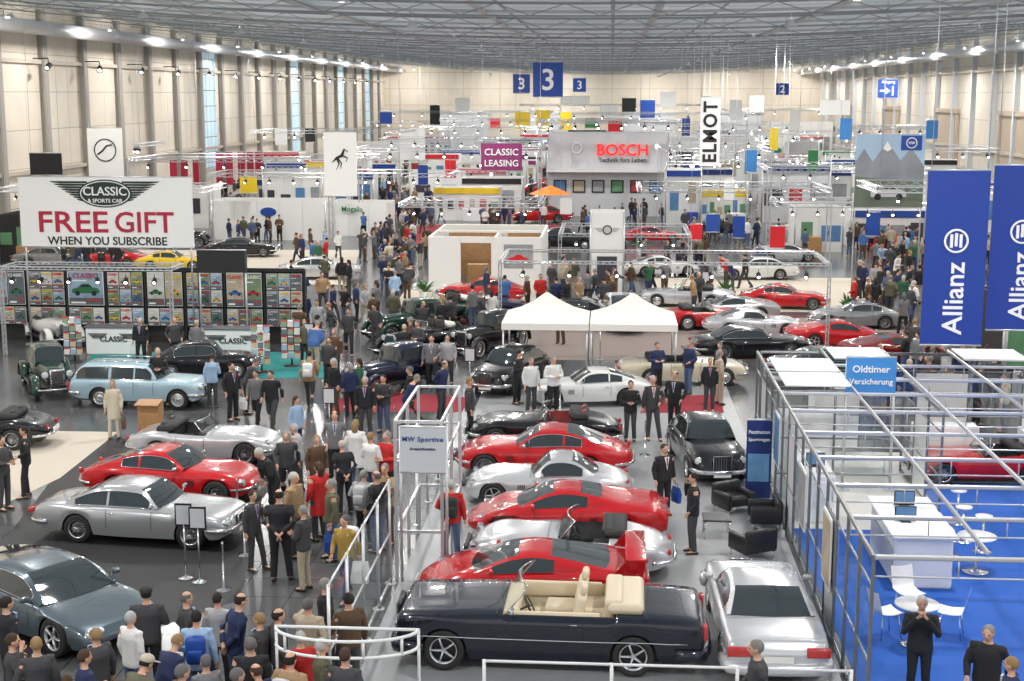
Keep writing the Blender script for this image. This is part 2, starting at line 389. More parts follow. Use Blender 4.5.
WHEELS={}
def wheel_tmpl(r,tw,style):
    k=(round(r,3),tw,style)
    if k in WHEELS: return WHEELS[k]
    ri=r*(.66 if style!='wirebig' else .78); h=tw/2
    t=MB(); t.lathe([(ri,-h*.9),(r*.93,-h),(r*.985,-h*.8),(r,-h*.4),(r,h*.4),(r*.985,h*.8),(r*.93,h),(ri,h*.9),(ri,-h*.9)],28,0,'Y')
    R=MB()
    for sgn in (1,-1):
        o=sgn*h
        R.lathe([(ri*1.0,o*.95),(ri*.93,o*.93),(ri*.9,o*.5)],24,0,'Y')
        if style=='alloy':
            for i in range(5):
                a=2*math.pi*i/5; c,s=math.cos(a),math.sin(a)
                R.tube([(c*ri*.12,o*.7,s*ri*.12),(c*ri*.93,o*.8,s*ri*.93)],[ri*.17,ri*.12],6,0,flat=.5)
            R.lathe([(ri*.2,o*.6),(ri*.18,o*.85),(0.001,o*.88)],12,0,'Y')
        elif style=='disc':
            R.lathe([(ri*.9,o*.55),(ri*.6,o*.75),(ri*.45,o*.62),(ri*.42,o*.9),(ri*.2,o*1.02),(.001,o*1.05)],20,0,'Y')
        else:
            N=16
            for i in range(N):
                a=2*math.pi*i/N; b=a+.35
                R.tube([(math.cos(b)*ri*.15,o*.9,math.sin(b)*ri*.15),(math.cos(a)*ri*.92,o*.45,math.sin(a)*ri*.92)],.007,3,0)
                R.tube([(math.cos(a)*ri*.15,o*.3,math.sin(a)*ri*.15),(math.cos(b)*ri*.92,o*.45,math.sin(b)*ri*.92)],.007,3,0)
            R.lathe([(ri*.17,0),(ri*.17,o*.8),(ri*.12,o*1.1),(.001,o*1.15)],12,0,'Y')
    R.lathe([(ri*.88,-h*.5),(ri*.88,h*.5)],20,1,'Y')
    if style in('alloy','disc'): R.lathe([(ri*.88,0),(.001,0)],20,1,'Y')
    WHEELS[k]=(t.mesh('wheel',[RUB]),R.mesh('rim',[CHROME if style!='alloy' else ALU,BLK])); return WHEELS[k]
def add_wheels(root,xs,y,r,tw,style):
    tm,rm=wheel_tmpl(r,tw,style)
    for x in xs:
        for s in (1,-1):
            w=mko('wheel',tm,root,(x,s*y,r)); mko('rim',rm,w)
def seat_mb(h=.5,m=0,k=1.0):
    b=MB(); b.rbox((0,0,.1),(.5*k,.46*k,.2),.07,m); M=Matrix.Translation((-.22*k,0,.12))@Matrix.Rotation(rad(-12),4,'Y')
    b.rbox((0,0,h/2),(.14*k,.46*k,h),.06,m,M); b.rbox((0,0,h+.09),(.10*k,.26*k,.16),.05,m,M); return b
def build_car(sp):
    global TMPL; TMPL=True
    L,W,r=sp['L'],sp['W'],sp['r']; hw=W/2; wh=sp['wh']; X=lambda u:L/2-u*L; ck=sp.get('cock')
    bl=sp.get('bulge',[]); sq=sp.get('sq',0)
    def sec(u,cock=False):
        w=hw*ci(sp['wid'],u); t=ci(sp['top'],u); b=ci(sp['belt'],u); z0=ci(sp['bot'],u); x=X(u); tuck=.93
        for uw in wh:
            dx=abs(x-X(uw)); ra=r*1.12
            if dx<ra:
                a=r+math.sqrt(ra*ra-dx*dx)
                if a>z0: z0=min(a,b-.05); tuck=.985
        fb=sum(a*math.exp(-((u-c)/s)**2) for c,s,a in bl); h=b-z0
        P=[(w*tuck,z0),(w*.99,z0+.3*h),(w,z0+.6*h),(w*(.985+.01*sq),z0+.85*h),(w*(.945+.03*sq),b+fb*.3),(w*(.87+.05*sq),b+(t-b)*(.45+.2*sq)+fb*.8),(w*.66,b+(t-b)*(.8+.12*sq)+fb*.8),(w*.38,b+(t-b)*.96+fb*.1),(0,t)]
        if cock: fl=sp.get('floor',.38); P[5]=(w*.86,b+.03); P[6]=(w*.81,fl); P[7]=(w*.4,fl); P[8]=(0,fl)
        return x,P
    us=set(i/46 for i in range(47))|{.008,.02,.98,.992}
    for uw in wh:
        for i in range(13): us.add(round(uw+r*1.119*math.cos(math.pi*i/12)/L,5))
    us=sorted(u for u in us if 0<=u<=1)
    if ck: us=sorted([u for u in us if abs(u-ck[0])>.004 and abs(u-ck[1])>.004]+[ck[0],ck[0]+.002,ck[1]-.002,ck[1]])
    rings=[];inn=[]
    for u in us:
        c=bool(ck and ck[0]<u<ck[1]); inn.append(c); x,P=sec(u,c)
        rings.append([(x,-y,z) for y,z in P]+[(x,y,z) for y,z in P[-2::-1]])
    def capring(rg,dx,k):
        cz=sum(p[2] for p in rg)/len(rg); return [(p[0]+dx,p[1]*k,cz+(p[2]-cz)*k) for p in rg]
    R=[capring(rings[0],.045,.35),capring(rings[0],.03,.8)]+rings+[capring(rings[-1],-.03,.8),capring(rings[-1],-.045,.35)]
    ii=[0,0]+inn+[0,0]
    isin=lambda i,j:(ii[i] or ii[i+1]) and 5<=j<=10
    bm_=gridmb(R,lambda i,j:not isin(i,j)); n=len(R[0])
    bm_.add(R[0],[tuple(range(n))],0,True); bm_.add(R[-1],[tuple(range(n))],0,True)
    root=mk('car',bm_,[PAINT])
    if ck: mk('interior',gridmb(R,isin),LEATH,root)
    ub=MB(); ub.rbox((0,0,.33 if not sp.get('low') else .3),(L*.90,(hw-.30)*2,.3),.05)
    for uw in wh: ub.tube([(X(uw),-hw+.2,r),(X(uw),hw-.2,r)],.04,6)
    ub.box((X((wh[0]+wh[1])/2),0,.24),(abs(wh[1]-wh[0])*L-2.4*r,W*.86,.1))
    mk('underbody',ub,BLK,root)
    def sideY(u,z):
        x,P=sec(u)
        for a,b in zip(P,P[1:]):
            if min(a[1],b[1])<=z<=max(a[1],b[1]) and abs(b[1]-a[1])>1e-6: t=(z-a[1])/(b[1]-a[1]); return a[0]+(b[0]-a[0])*t
        return P[4][0]
    tw=sp.get('tw',.2); add_wheels(root,[X(u) for u in wh],hw*.985-tw/2-.01,r,tw,sp.get('rim','alloy'))
    cb=sp.get('cab')
    if cb:
        xa,xb,xc,xd=cb; zr=sp['zr']; xg=sp.get('xg',xd); sa,sb=sp.get('side',(xa+.03,xd-.03)); pil=sp.get('pil',[]); nar=sp.get('nar',.2)
        vs=set([xa,xb,xc,xd,xg,sa,sb]+[xa+(xd-xa)*i/26 for i in range(27)])
        for p in pil: vs|={p-.006,p+.006}
        vs=sorted(v for v in vs if xa<=v<=xd); vv=[vs[0]]
        for v in vs[1:]:
            if v-vv[-1]>.002 or v in (xb,xc,xg,xd): vv.append(v)
        vs=vv; hp=[(xa,ci(sp['top'],xa)),(xb,zr-.03),((xb+xc)/2,zr),(xc,zr-.03),(xd,ci(sp['top'],xd))]
        cr=[]
        for u in vs:
            w=hw*ci(sp['wid'],u); b=ci(sp['belt'],u); t=ci(sp['top'],u); zb=b+(t-b)*.45; h=max(ci(hp,u),zb+.01)
            q=max(0,min(1,(h-zb)/(zr-zb))); wb=w*.885; wt=wb*(1-nar*q)
            sft=lambda y:(1-(y/wb)**2)*( .14*max(0,1-(u-xa)/(xb-xa+.1)) - .12*max(0,1-(xd-u)/(xd-xc+.1)))
            P=[(wb,zb-.04),(wb*.99,zb+.03*q),(wb+(wt-wb)*.9,zb+(h-zb)*.80),(wt*.90,zb+(h-zb)*.955),(wt*.5,h-.008),(0,h)]
            cr.append([(X(u)+sft(y),-y,z) for y,z in P]+[(X(u)+sft(y),y,z) for y,z in P[-2::-1]])
        def cls(i,j):
            u=(vs[i]+vs[i+1])/2; j=j if j<5 else 9-j
            if j==1:
                if sa<u<sb and not any(abs(u-p)<.0062 for p in pil): return 's'
                return 'r'
            if j>=3:
                if u<xb: return 'w'
                if xc<u<xg: return 'b'
            return 'r'
        mk('roof',gridmb(cr,lambda i,j:cls(i,j)=='r'),[sp.get('roofmat',PAINT)],root)
        mk('windscreen',gridmb(cr,lambda i,j:cls(i,j)=='w'),GLS,root)
        mk('rear_window',gridmb(cr,lambda i,j:cls(i,j)=='b'),GLS,root)
        mk('side_window',gridmb(cr,lambda i,j:cls(i,j)=='s' and j<5),GLS,root); mk('side_window',gridmb(cr,lambda i,j:cls(i,j)=='s' and j>=5),GLS,root)
        if sp.get('chromewin',True):
            for sgn in (0,1):
                t=MB(); js=(1,2) if sgn==0 else (9,8); idx=[i for i,u in enumerate(vs) if sa-.001<=u<=sb+.001]
                sy=(-1 if sgn==0 else 1); lo=[Vector(cr[i][js[0]])+Vector((0,sy*.006,0)) for i in idx]; hi=[Vector(cr[i][js[1]])+Vector((0,sy*.004,0)) for i in idx]
                t.tube(lo+hi[::-1]+[lo[0]],.010,5); mk('window_trim',t,CHROME,root)
    for u,k0,k1 in sp.get('seams',[]):
        sm=MB(); x,P=sec(u)
        for sg in (1,-1):
            pts=[Vector((x,sg*(y+.003),z+.002)) for y,z in P[k0:k1]]
            for a,b in zip(pts,pts[1:]): sm.quad(a+Vector((.007,0,0)),b+Vector((.007,0,0)),b-Vector((.007,0,0)),a-Vector((.007,0,0)))
        if sm.v: mk('panel_gap',sm,BLK,root)
    for uu in sp.get('handles',[]):
        for sg in (1,-1):
            z=ci(sp['belt'],uu)-.08; b=MB(); b.tube([(X(uu)+.07,sg*(sideY(uu,z)+.012),z),(X(uu)-.07,sg*(sideY(uu,z)+.012),z)],.012,6); mk('door_handle',b,CHROME,root)
    def bumper(front,z,rr,m,cov=.9):
        b=MB(); U=[.09,.05,.02,.0] if front else [.91,.95,.98,1.0]; pts=[]
        for u in U: pts.append((X(u),sideY(u,z)+.025))
        e=X(U[-1])+(.07 if front else -.07); pts.append((e,hw*ci(sp['wid'],U[-1])*.7)); pts.append((e+(.02 if front else -.02),0))
        line=[(x,-y,z) for x,y in pts]+[(x,y,z) for x,y in pts[-2::-1]]
        b.tube(line,rr,8,0,flat=1.3); mk('bumper',b,m,root)
    bp=sp.get('bumper','chrome')
    if bp:
        m=CHROME if bp=='chrome' else PAINT; zb=sp.get('bz',.45); rr=sp.get('br',.04)
        bumper(True,zb,rr,m); bumper(False,zb,rr,m)
    for u,y,z,rr in sp.get('hl',[]):
        for sg in (1,-1):
            b=MB(); M=Matrix.Translation((X(u),sg*y*hw,z)); b.lathe([(rr*.9,-.08),(rr*1.12,.0),(rr*1.08,.03),(rr*.95,.04)],16,0,'X',M=M); b.ell((.015,0,0),(.05,rr,rr),14,8,1,M); mk('headlight',b,[CHROME,LENS],root)
    for u,y,z,dy,dz in sp.get('rl',[]):
        for sg in (1,-1):
            b=MB(); b.rbox((X(u)-.03,sg*y*hw,z),(.08,dy,dz),.02); mk('tail_light',b,REDL,root)
    g=sp.get('grille')
    if g:
        gw,gh,gz=g; x=X(0)+.05; b=MB(); b.rbox((x,0,gz),(.07,gw,gh),.03,1)
        b.tube([(x+.04,-gw/2,gz-gh/2),(x+.04,-gw/2,gz+gh/2),(x+.04,gw/2,gz+gh/2),(x+.04,gw/2,gz-gh/2),(x+.04,-gw/2,gz-gh/2)],.015,6)
        nb=int(gw/.07)
        for i in range(1,nb): y=-gw/2+gw*i/nb; b.box((x+.038,y,gz),(.012,.01,gh))
        mk('grille',b,[CHROME,BLK],root)
    b=MB(); b.box((X(1)-.07,0,sp.get('pz',.5)),(.015,.5,.11)); mk('licence_plate',b,PLATE,root)
    b=MB(); b.box((X(0)+.10,0,sp.get('pzf',.36)),(.015,.48,.10)); mk('licence_plate',b,PLATE,root)
    mu=sp.get('mirror')
    if mu:
        for sg in (1,-1):
            z=ci(sp['belt'],mu)+.1; b=MB(); y=hw*ci(sp['wid'],mu); b.rbox((X(mu),sg*(y+.03),z+.05),(.09,.17,.11),.04); b.tube([(X(mu),sg*y*.88,z-.06),(X(mu),sg*(y),z+.04)],.015,6); mk('side_mirror',b,PAINT if sp.get('mp') else CHROME,root)
    if sq:
        for sg in (1,-1):
            b=MB(); b.tube([(X(.05+.9*i/14),sg*(sideY(.05+.9*i/14,.62)+.008),.62) for i in range(15)],.012,5); mk('side_trim',b,CHROME,root)
    if ck:
        zb=ci(sp['top'],ck[0]); ws=sp.get('ws',.40); w=hw*.80
        xs=X(ck[0])+.10
        N=10; bot=[];tp=[]
        for i in range(N+1):
            t=-1+2*i/N; bot.append(Vector((xs-.16*t*t+.02,t*w,zb-.03-.04*t*t))); tp.append(Vector((xs-.30*ws/.4-.20*t*t,t*w*.9,zb+ws-.03*t*t)))
        b=MB(); b.loft([bot,tp],cap=False,closed=False); mk('windscreen',b,CG,root)
        b=MB(); b.tube([bot[0]]+tp+[bot[-1]],.017,6); b.tube(bot,.012,6); mk('windscreen_frame',b,CHROME,root)
        fl=sp.get('floor',.38); sk=sp.get('sk',1.0); sx=X(ck[0])-.95; ms=seat_mb(sp.get('sh',.45),0,sk).mesh('seat',[LEATH]); yy=hw*.40
        for s in (1,-1): mko('seat',ms,root,(sx,s*yy,fl-.03))
        if ck[1]-ck[0]>.28:
            b=MB(); b.rbox((0,0,.12),(.5,hw*1.3,.22),.08); b.rbox((-.25,0,.35),(.16,hw*1.35,.5),.07); mk('rear_bench',b,LEATH,root,(X(ck[1])+.38,0,fl))
            for s in(1,-1): b=MB(); b.rbox((0,0,0),(1.5,.10,.28),.04); mk('door_lining',b,LEATH,root,(X(ck[0])-.9,s*hw*.80,ci(sp['belt'],ck[0])-.06))
        b=MB(); b.rbox((X(ck[0])-.12,0,zb-.09),(.28,hw*1.5,.16),.06); mk('dashboard',b,LEATH if sp.get('ldash') else BLK,root)
        b=MB(); M=Matrix.Translation((X(ck[0])-.42,hw*.4,zb-.03))@Matrix.Rotation(rad(-62),4,'Y')
        b.tube([(.18*math.cos(t),.18*math.sin(t),0) for t in [2*math.pi*i/16 for i in range(17)]],.013,6,M=M)
        for a in (0,2.1,4.2): b.tube([(0,0,-.01),(.18*math.cos(a),.18*math.sin(a),0)],.01,4,M=M)
        b.tube([(0,0,0),(0,0,-.3)],.02,6,M=M); mk('steering_wheel',b,BLK,root)
        if sp.get('hood'):
            b=MB(); x=X(ck[1]); zt=ci(sp['top'],ck[1]); e=1.25 if sp.get('ldash') else 1
            b.rbox((x-.12*e,0,zt+.06),(.5*e,hw*1.6,.20),.1); b.rbox((x+.05,0,zt+.10*e),(.25*e,hw*1.45,.16),.07); mk('folded_hood',b,LEATH if sp.get('ldash') else BLKM,root)
    if sp.get('wing'):
        b=MB(); zt=1.14; x=X(.955)
        b.rbox((x,0,zt),(.40,W*.98,.05),.02)
        for s in(1,-1): b.loft([[(X(.86),s*hw*.93,.85),(X(.985),s*hw*.93,.8),(X(.985),s*hw*.88,.8),(X(.86),s*hw*.88,.85)],[(x+.18,s*hw*.98,zt),(x-.20,s*hw*.98,zt),(x-.20,s*hw*.92,zt),(x+.18,s*hw*.92,zt)]],sm=False)
        mk('rear_wing',b,PAINT,root)
    if sp.get('vents'):
        b=MB()
        for sg in(1,-1):
            for i in range(4):
                u=sp['vents']+i*.012; x,P=sec(u); b.box((x,sg*(sideY(u,.55)+.002),.55),(.025,.012,.16))
        mk('air_vent',b,BLK,root)
    if sp.get('rack'):
        b=MB()
        for s in(1,-1): b.tube([(X(.45),s*.5,sp['zr']+.05),(X(.85),s*.5,sp['zr']+.05)],.015,6)
        for u in(.46,.6,.72,.84): b.tube([(X(u),-.55,sp['zr']+.05),(X(u),.55,sp['zr']+.05)],.012,6)
        mk('roof_rack',b,CHROME,root)
    TMPL=False
    root['_L']=L; root['_W']=W
    return root
GTt=[(0,.46),(.03,.60),(.12,.74),(.3,.84),(.42,.88),(.6,.90),(.78,.88),(.9,.80),(.97,.70),(1,.60)]
GTb=[(0,.42),(.04,.56),(.15,.70),(.3,.74),(.5,.75),(.72,.80),(.88,.76),(.96,.66),(1,.54)]
GTw=[(0,.50),(.02,.68),(.07,.86),(.17,.96),(.35,.97),(.6,.985),(.78,1),(.9,.93),(.97,.78),(1,.62)]
GTo=[(0,.34),(.08,.22),(.5,.19),(.9,.23),(1,.36)]
SP={}
SP['gt']=dict(L=4.45,W=1.72,r=.32,wh=(.175,.755),top=GTt,belt=GTb,wid=GTw,bot=GTo,cab=(.37,.49,.63,.87),zr=1.22,xg=.82,side=(.41,.72),pil=[.62],bulge=[(.17,.09,.05),(.76,.1,.05)],
 hl=[(.035,.68,.58,.085)],rl=[(.985,.6,.66,.12,.12)],grille=(.7,.16,.42),seams=[(.41,1,5),(.63,1,5),(.36,5,9)],handles=[.60],rim='wire',mirror=.4,bz=.42,br=.03,vents=.30)
SP['roadster']=dict(L=4.2,W=1.62,r=.31,wh=(.19,.77),top=[(a,b*.95) for a,b in GTt],belt=GTb,wid=GTw,bot=GTo,cock=(.45,.70),bulge=[(.18,.09,.07),(.78,.1,.06)],hl=[(.05,.66,.60,.085)],rl=[(.985,.55,.62,.1,.1)],
 grille=(.75,.2,.44),seams=[(.46,1,5),(.64,1,5),(.42,5,9)],rim='wire',bz=.4,br=.035,ws=.32,hood=1)
SP['sl']=dict(L=4.5,W=1.8,r=.34,wh=(.18,.745),top=[(0,.52),(.03,.66),(.12,.80),(.3,.88),(.42,.93),(.68,.93),(.85,.84),(.95,.72),(1,.58)],belt=[(0,.45),(.04,.6),(.15,.76),(.5,.80),(.75,.80),(.9,.72),(1,.52)],wid=GTw,bot=GTo,
 cock=(.45,.70),bulge=[(.17,.09,.06),(.75,.11,.05)],hl=[(.03,.74,.66,.10)],rl=[(.985,.62,.6,.12,.1)],grille=(.95,.22,.46),seams=[(.45,1,5),(.64,1,5),(.4,5,9)],handles=[.62],rim='disc',bz=.4,br=.045,ws=.36,hood=1,vents=.30)
SP['z8']=dict(L=4.4,W=1.80,r=.33,wh=(.18,.76),top=GTt,belt=GTb,wid=GTw,bot=GTo,cab=(.43,.53,.64,.78),zr=1.28,side=(.47,.71),pil=[],bulge=[(.18,.1,.06),(.77,.1,.06)],hl=[(.05,.7,.62,.09)],rl=[(.975,.6,.7,.25,.06)],
 grille=(.8,.12,.5),seams=[(.43,1,5),(.66,1,5),(.4,5,9)],handles=[.64],rim='alloy',bumper=None,mirror=.47,mp=1,vents=.33)
SP['mid']=dict(L=4.3,W=1.76,r=.32,wh=(.19,.77),top=[(0,.42),(.04,.50),(.15,.66),(.27,.78),(.5,.84),(.75,.88),(.93,.86),(1,.70)],belt=[(0,.38),(.04,.46),(.15,.62),(.3,.68),(.6,.74),(.8,.80),(.94,.78),(1,.60)],
 wid=[(0,.62),(.03,.78),(.1,.9),(.2,.96),(.5,.95),(.78,1),(.92,.97),(1,.85)],bot=[(0,.28),(.1,.2),(.5,.17),(.9,.22),(1,.34)],cab=(.27,.44,.56,.80),zr=1.12,xg=.66,side=(.33,.60),pil=[],bulge=[(.19,.09,.07),(.77,.1,.05)],
 hl=[(.07,.68,.52,.07)],rl=[(1.0,.6,.66,.2,.08)],seams=[(.34,1,5),(.57,1,5)],rim='alloy',bumper=None,mirror=.33,mp=1,vents=.62,nar=.26,low=1,chromewin=False,tw=.23)
SP['f50']=dict(SP['mid'],L=4.45,W=1.90,wing=1,cab=(.26,.45,.58,.86),xg=.82,zr=1.12)
SP['coupe']=dict(L=4.75,W=1.76,r=.33,wh=(.18,.755),top=[(0,.60),(.02,.72),(.08,.80),(.3,.88),(.5,.91),(.8,.91),(.93,.86),(.985,.79),(1,.7)],belt=[(0,.52),(.03,.68),(.1,.77),(.5,.83),(.85,.83),(.97,.76),(1,.62)],
 wid=[(0,.82),(.02,.90),(.08,.95),(.3,.98),(.6,1),(.85,.97),(.97,.90),(1,.80)],bot=[(0,.36),(.06,.24),(.5,.2),(.92,.26),(1,.38)],cab=(.355,.45,.64,.82),zr=1.30,side=(.39,.77),pil=[.60],xg=.80,
 hl=[(.0,.78,.62,.085),(.0,.52,.62,.085)],rl=[(1.0,.72,.68,.3,.1)],grille=(.55,.2,.6),seams=[(.37,1,5),(.60,1,5),(.34,5,9),(.84,5,9)],handles=[.575],rim='wire',mirror=.36,bz=.46,br=.045,nar=.22)
SP['sec']=dict(L=4.7,W=1.80,r=.33,sq=.6,wh=(.18,.775),top=[(0,.66),(.01,.76),(.06,.84),(.3,.92),(.5,.95),(.8,.97),(.97,.94),(.995,.88),(1,.8)],belt=[(0,.58),(.02,.72),(.08,.80),(.5,.88),(.85,.91),(.98,.88),(1,.72)],
 wid=[(0,.88),(.01,.93),(.05,.97),(.3,.99),(.6,1),(.9,.985),(.985,.95),(1,.90)],bot=[(0,.34),(.06,.26),(.5,.22),(.94,.28),(1,.36)],cab=(.335,.44,.63,.76),zr=1.34,side=(.37,.70),pil=[.56],nar=.22,
 hl=[(.0,.72,.66,.08)],grille=(.7,.22,.64),seams=[(.36,1,5),(.57,1,5),(.33,5,9),(.79,5,9)],handles=[.545],rim='alloy',bumper='paint',br=.09,bz=.45,mp=1,mirror=.36,rl=[(1.0,.74,.74,.40,.17)],pz=.62)
SP['wedge']=dict(L=4.7,W=1.86,r=.34,wh=(.18,.76),top=[(0,.48),(.02,.58),(.1,.68),(.25,.78),(.5,.84),(.8,.88),(.97,.84),(1,.72)],belt=[(0,.42),(.02,.52),(.1,.63),(.25,.72),(.5,.78),(.8,.84),(.97,.80),(1,.62)],
 wid=[(0,.82),(.02,.88),(.1,.95),(.5,1),(.85,.98),(.97,.93),(1,.85)],bot=[(0,.3),(.1,.2),(.5,.18),(.9,.22),(1,.34)],cab=(.28,.43,.62,.95),zr=1.20,xg=.9,side=(.33,.80),pil=[.56],hl=[(.02,.75,.5,.07),(.02,.5,.5,.07)],rl=[(1.0,.7,.7,.4,.12)],
 seams=[(.32,1,5),(.56,1,5),(.25,5,9)],handles=[.53],rim='alloy',bumper=None,mirror=.32,mp=1,nar=.25,tw=.23)
SP['wagon']=dict(L=4.3,W=1.62,r=.32,wh=(.17,.76),top=[(0,.62),(.02,.78),(.08,.88),(.3,.93),(.6,.93),(.95,.91),(1,.82)],belt=[(0,.55),(.03,.72),(.1,.82),(.5,.85),(.9,.85),(.98,.80),(1,.7)],
 wid=[(0,.78),(.02,.86),(.08,.94),(.4,1),(.85,.99),(.97,.92),(1,.84)],bot=[(0,.38),(.06,.27),(.5,.24),(.92,.28),(1,.4)],cab=(.34,.42,.88,.985),zr=1.38,side=(.37,.94),pil=[.50,.68,.69],nar=.18,
 hl=[(.0,.75,.70,.09)],rl=[(1.0,.8,.66,.1,.25)],grille=(.8,.22,.60),seams=[(.35,1,5),(.50,1,5),(.67,1,5),(.31,5,9)],handles=[.48,.65],rim='disc',bz=.46,br=.045,rack=1)
SP['fifties']=dict(L=4.6,W=1.72,r=.34,wh=(.18,.77),top=[(0,.6),(.02,.8),(.1,.96),(.3,1.04),(.6,1.04),(.85,.98),(.95,.86),(1,.64)],belt=[(0,.5),(.03,.68),(.12,.82),(.5,.92),(.8,.88),(.95,.74),(1,.56)],
 wid=[(0,.6),(.02,.74),(.08,.9),(.2,.98),(.5,.97),(.8,1),(.93,.88),(1,.62)],bot=[(0,.38),(.08,.26),(.5,.24),(.92,.28),(1,.42)],cab=(.34,.43,.64,.88),zr=1.52,xg=.80,side=(.37,.74),pil=[.54],bulge=[(.15,.1,.03)],nar=.24,
 hl=[(.04,.72,.72,.10)],rl=[(.985,.6,.62,.1,.12)],grille=(.5,.45,.68),seams=[(.37,1,5),(.54,1,5),(.70,1,5),(.33,5,9)],handles=[.51,.67],rim='disc',bz=.44,br=.05)
SP['azure']=dict(L=5.2,W=1.92,r=.36,sq=1,wh=(.155,.775),top=[(0,.90),(.006,.97),(.03,1.0),(.25,1.04),(.42,1.06),(.72,1.06),(.9,1.04),(.985,1.0),(1,.90)],belt=[(0,.80),(.008,.90),(.04,.94),(.5,.985),(.85,.985),(.985,.95),(1,.82)],
 wid=[(0,.93),(.008,.96),(.04,.985),(.3,.99),(.6,1),(.85,.99),(.98,.965),(1,.92)],bot=[(0,.30),(.06,.24),(.5,.22),(.94,.26),(1,.34)],cock=(.35,.72),hl=[(.0,.78,.76,.09),(.0,.54,.76,.08)],rl=[(1.0,.78,.78,.2,.26)],grille=(.66,.44,.74),
 seams=[(.37,1,5),(.61,1,5),(.33,5,9),(.82,5,9)],handles=[.58],rim='alloy',bumper='paint',br=.09,bz=.42,mirror=.38,ws=.44,hood=1,ldash=1,floor=.64,sh=.56,sk=1.25,tw=.25)
SP['oldconv']=dict(SP['coupe'],cab=None,cock=(.40,.70),hood=1,ws=.4,rim='disc')
CAR={k:build_car(v) for k,v in SP.items()}
def build_vintage(name,closed,L=4.5,W=1.65):
    global TMPL; TMPL=True
    r=.40; hf=L/2
    b=MB(); R=[]
    for x,w,zt in ((hf-.55,.27,1.08),(hf-.9,.33,1.12),(.35,.46,1.18),(.25,.55,1.15),(-.3,.62,1.08),(-1.2,.60,1.08),(-1.65,.5,1.0),(-1.95,.32,.8)):
        R.append([(x,-w*.9,.5),(x,-w,.75),(x,-w*.97,zt-.15),(x,-w*.7,zt-.03),(x,0,zt),(x,w*.7,zt-.03),(x,w*.97,zt-.15),(x,w,.75),(x,w*.9,.5)])
    b.loft(R,closed=True); root=mk('car',b,PAINT)
    b=MB(); b.rbox((hf-.52,0,.80),(.09,.52,.62),.05); b.rbox((hf-.485,0,.79),(.05,.42,.52),.03,1)
    for i in range(9): b.box((hf-.455,-.18+i*.045,.79),(.012,.008,.5))
    mk('grille',b,[CHROME,BLK],root)
    for xw,e0,e1 in ((hf-.75,-20,215),(-hf+.85,-15,195)):
        for s in (1,-1):
            b=MB(); pts=[]
            for i in range(15):
                a=rad(e0+(e1-e0)*i/14); rr=r*1.2; pts.append((xw+rr*math.cos(a)*1.08,.0,r+rr*math.sin(a)))
            rings=[]
            for (x,_,z) in pts: 
                dx,dz=x-xw,z-r; l=math.hypot(dx,dz); nx,nz=dx/l,dz/l; y=s*(W/2-.14)
                rings.append([(x-nx*.05,y-.16,z-nz*.05),(x,y-.11,z),(x+nx*.035,y,z+nz*.035),(x,y+.11,z),(x-nx*.05,y+.15,z-nz*.05),(x-nx*.04,y,z-nz*.02)])
            b.loft(rings); mk('mudguard',b,PAINT,root)
    for s in(1,-1):
        b=MB(); b.rbox((-.05,s*(W/2-.17),.40),(1.75,.28,.05),.02); mk('running_board',b,BLK,root)
        b=MB(); M=Matrix.Translation((hf-.50,s*.42,.93)); b.lathe([(.02,-.16),(.09,-.1),(.125,0),(.13,.03)],16,0,'X',M=M); b.ell((.02,0,0),(.03,.12,.12),14,8,1,M); b.tube([(-.05,0,0),(-.05,-s*.06,-.35)],.02,6,M=M); mk('headlight',b,[CHROME,LENS],root)
        b=MB(); b.ell((-hf+.25,s*.5,.7),(.05,.05,.05),10,6); mk('tail_light',b,REDL,root)
    b=MB(); b.tube([(hf+.08,-.75,.5),(hf+.14,-.3,.5),(hf+.14,.3,.5),(hf+.08,.75,.5)],.035,8)
    for s in(1,-1): b.tube([(hf+.12,s*.3,.5),(hf-.5,s*.3,.5)],.025,6)
    mk('bumper',b,CHROME,root)
    b=MB(); b.box((0,0,.45),(L*.85,.7,.16)); 
    for xw in (hf-.75,-hf+.85): b.tube([(xw,-W/2+.2,r),(xw,W/2-.2,r)],.04,6)
    mk('underbody',b,BLK,root)
    add_wheels(root,[hf-.75,-hf+.85],W/2-.16,r,.15,'wirebig')
    tm,rm=wheel_tmpl(r*.9,.15,'wirebig'); w=mko('spare_wheel',tm,root,(-hf+.28,0,.85),(0,0,math.pi/2)); mko('rim',rm,w)
    if closed:
        R=[]
        for x,w,z in ((.28,.5,1.12),(.12,.5,1.62),(-.2,.52,1.68),(-1.1,.52,1.66),(-1.45,.48,1.5),(-1.62,.46,1.05)):
            R.append([(x,-w*1.12,1.0),(x,-w*1.08,1.0+(z-1.0)*.15),(x,-w,1.0+(z-1.0)*.8),(x,-w*.8,z),(x,0,z+.02),(x,w*.8,z),(x,w,1.0+(z-1)*.8),(x,w*1.08,1.0+(z-1)*.15),(x,w*1.12,1.0)])
        mk('roof',gridmb(R,lambda i,j: not((j in(1,6) and i in(1,2)) or (i==0 and 2<=j<=5))),PAINT,root)
        mk('side_window',gridmb(R,lambda i,j:j==1 and i in(1,2)),GLS,root); mk('side_window',gridmb(R,lambda i,j:j==6 and i in(1,2)),GLS,root); mk('windscreen',gridmb(R,lambda i,j:i==0 and 2<=j<=5),GLS,root)
    else:
        b=MB(); b.rbox((-.55,0,1.09),(1.2,.98,.06),.03); mk('interior',b,LEATH,root)
        ms=seat_mb(.42).mesh('seat',[LEATH])
        for s in (1,-1): mko('seat',ms,root,(-.5,s*.27,.92))
        b=MB(); b.rbox((-1.25,0,1.2),(.5,1.0,.22),.1); mk('folded_hood',b,CAN,root)
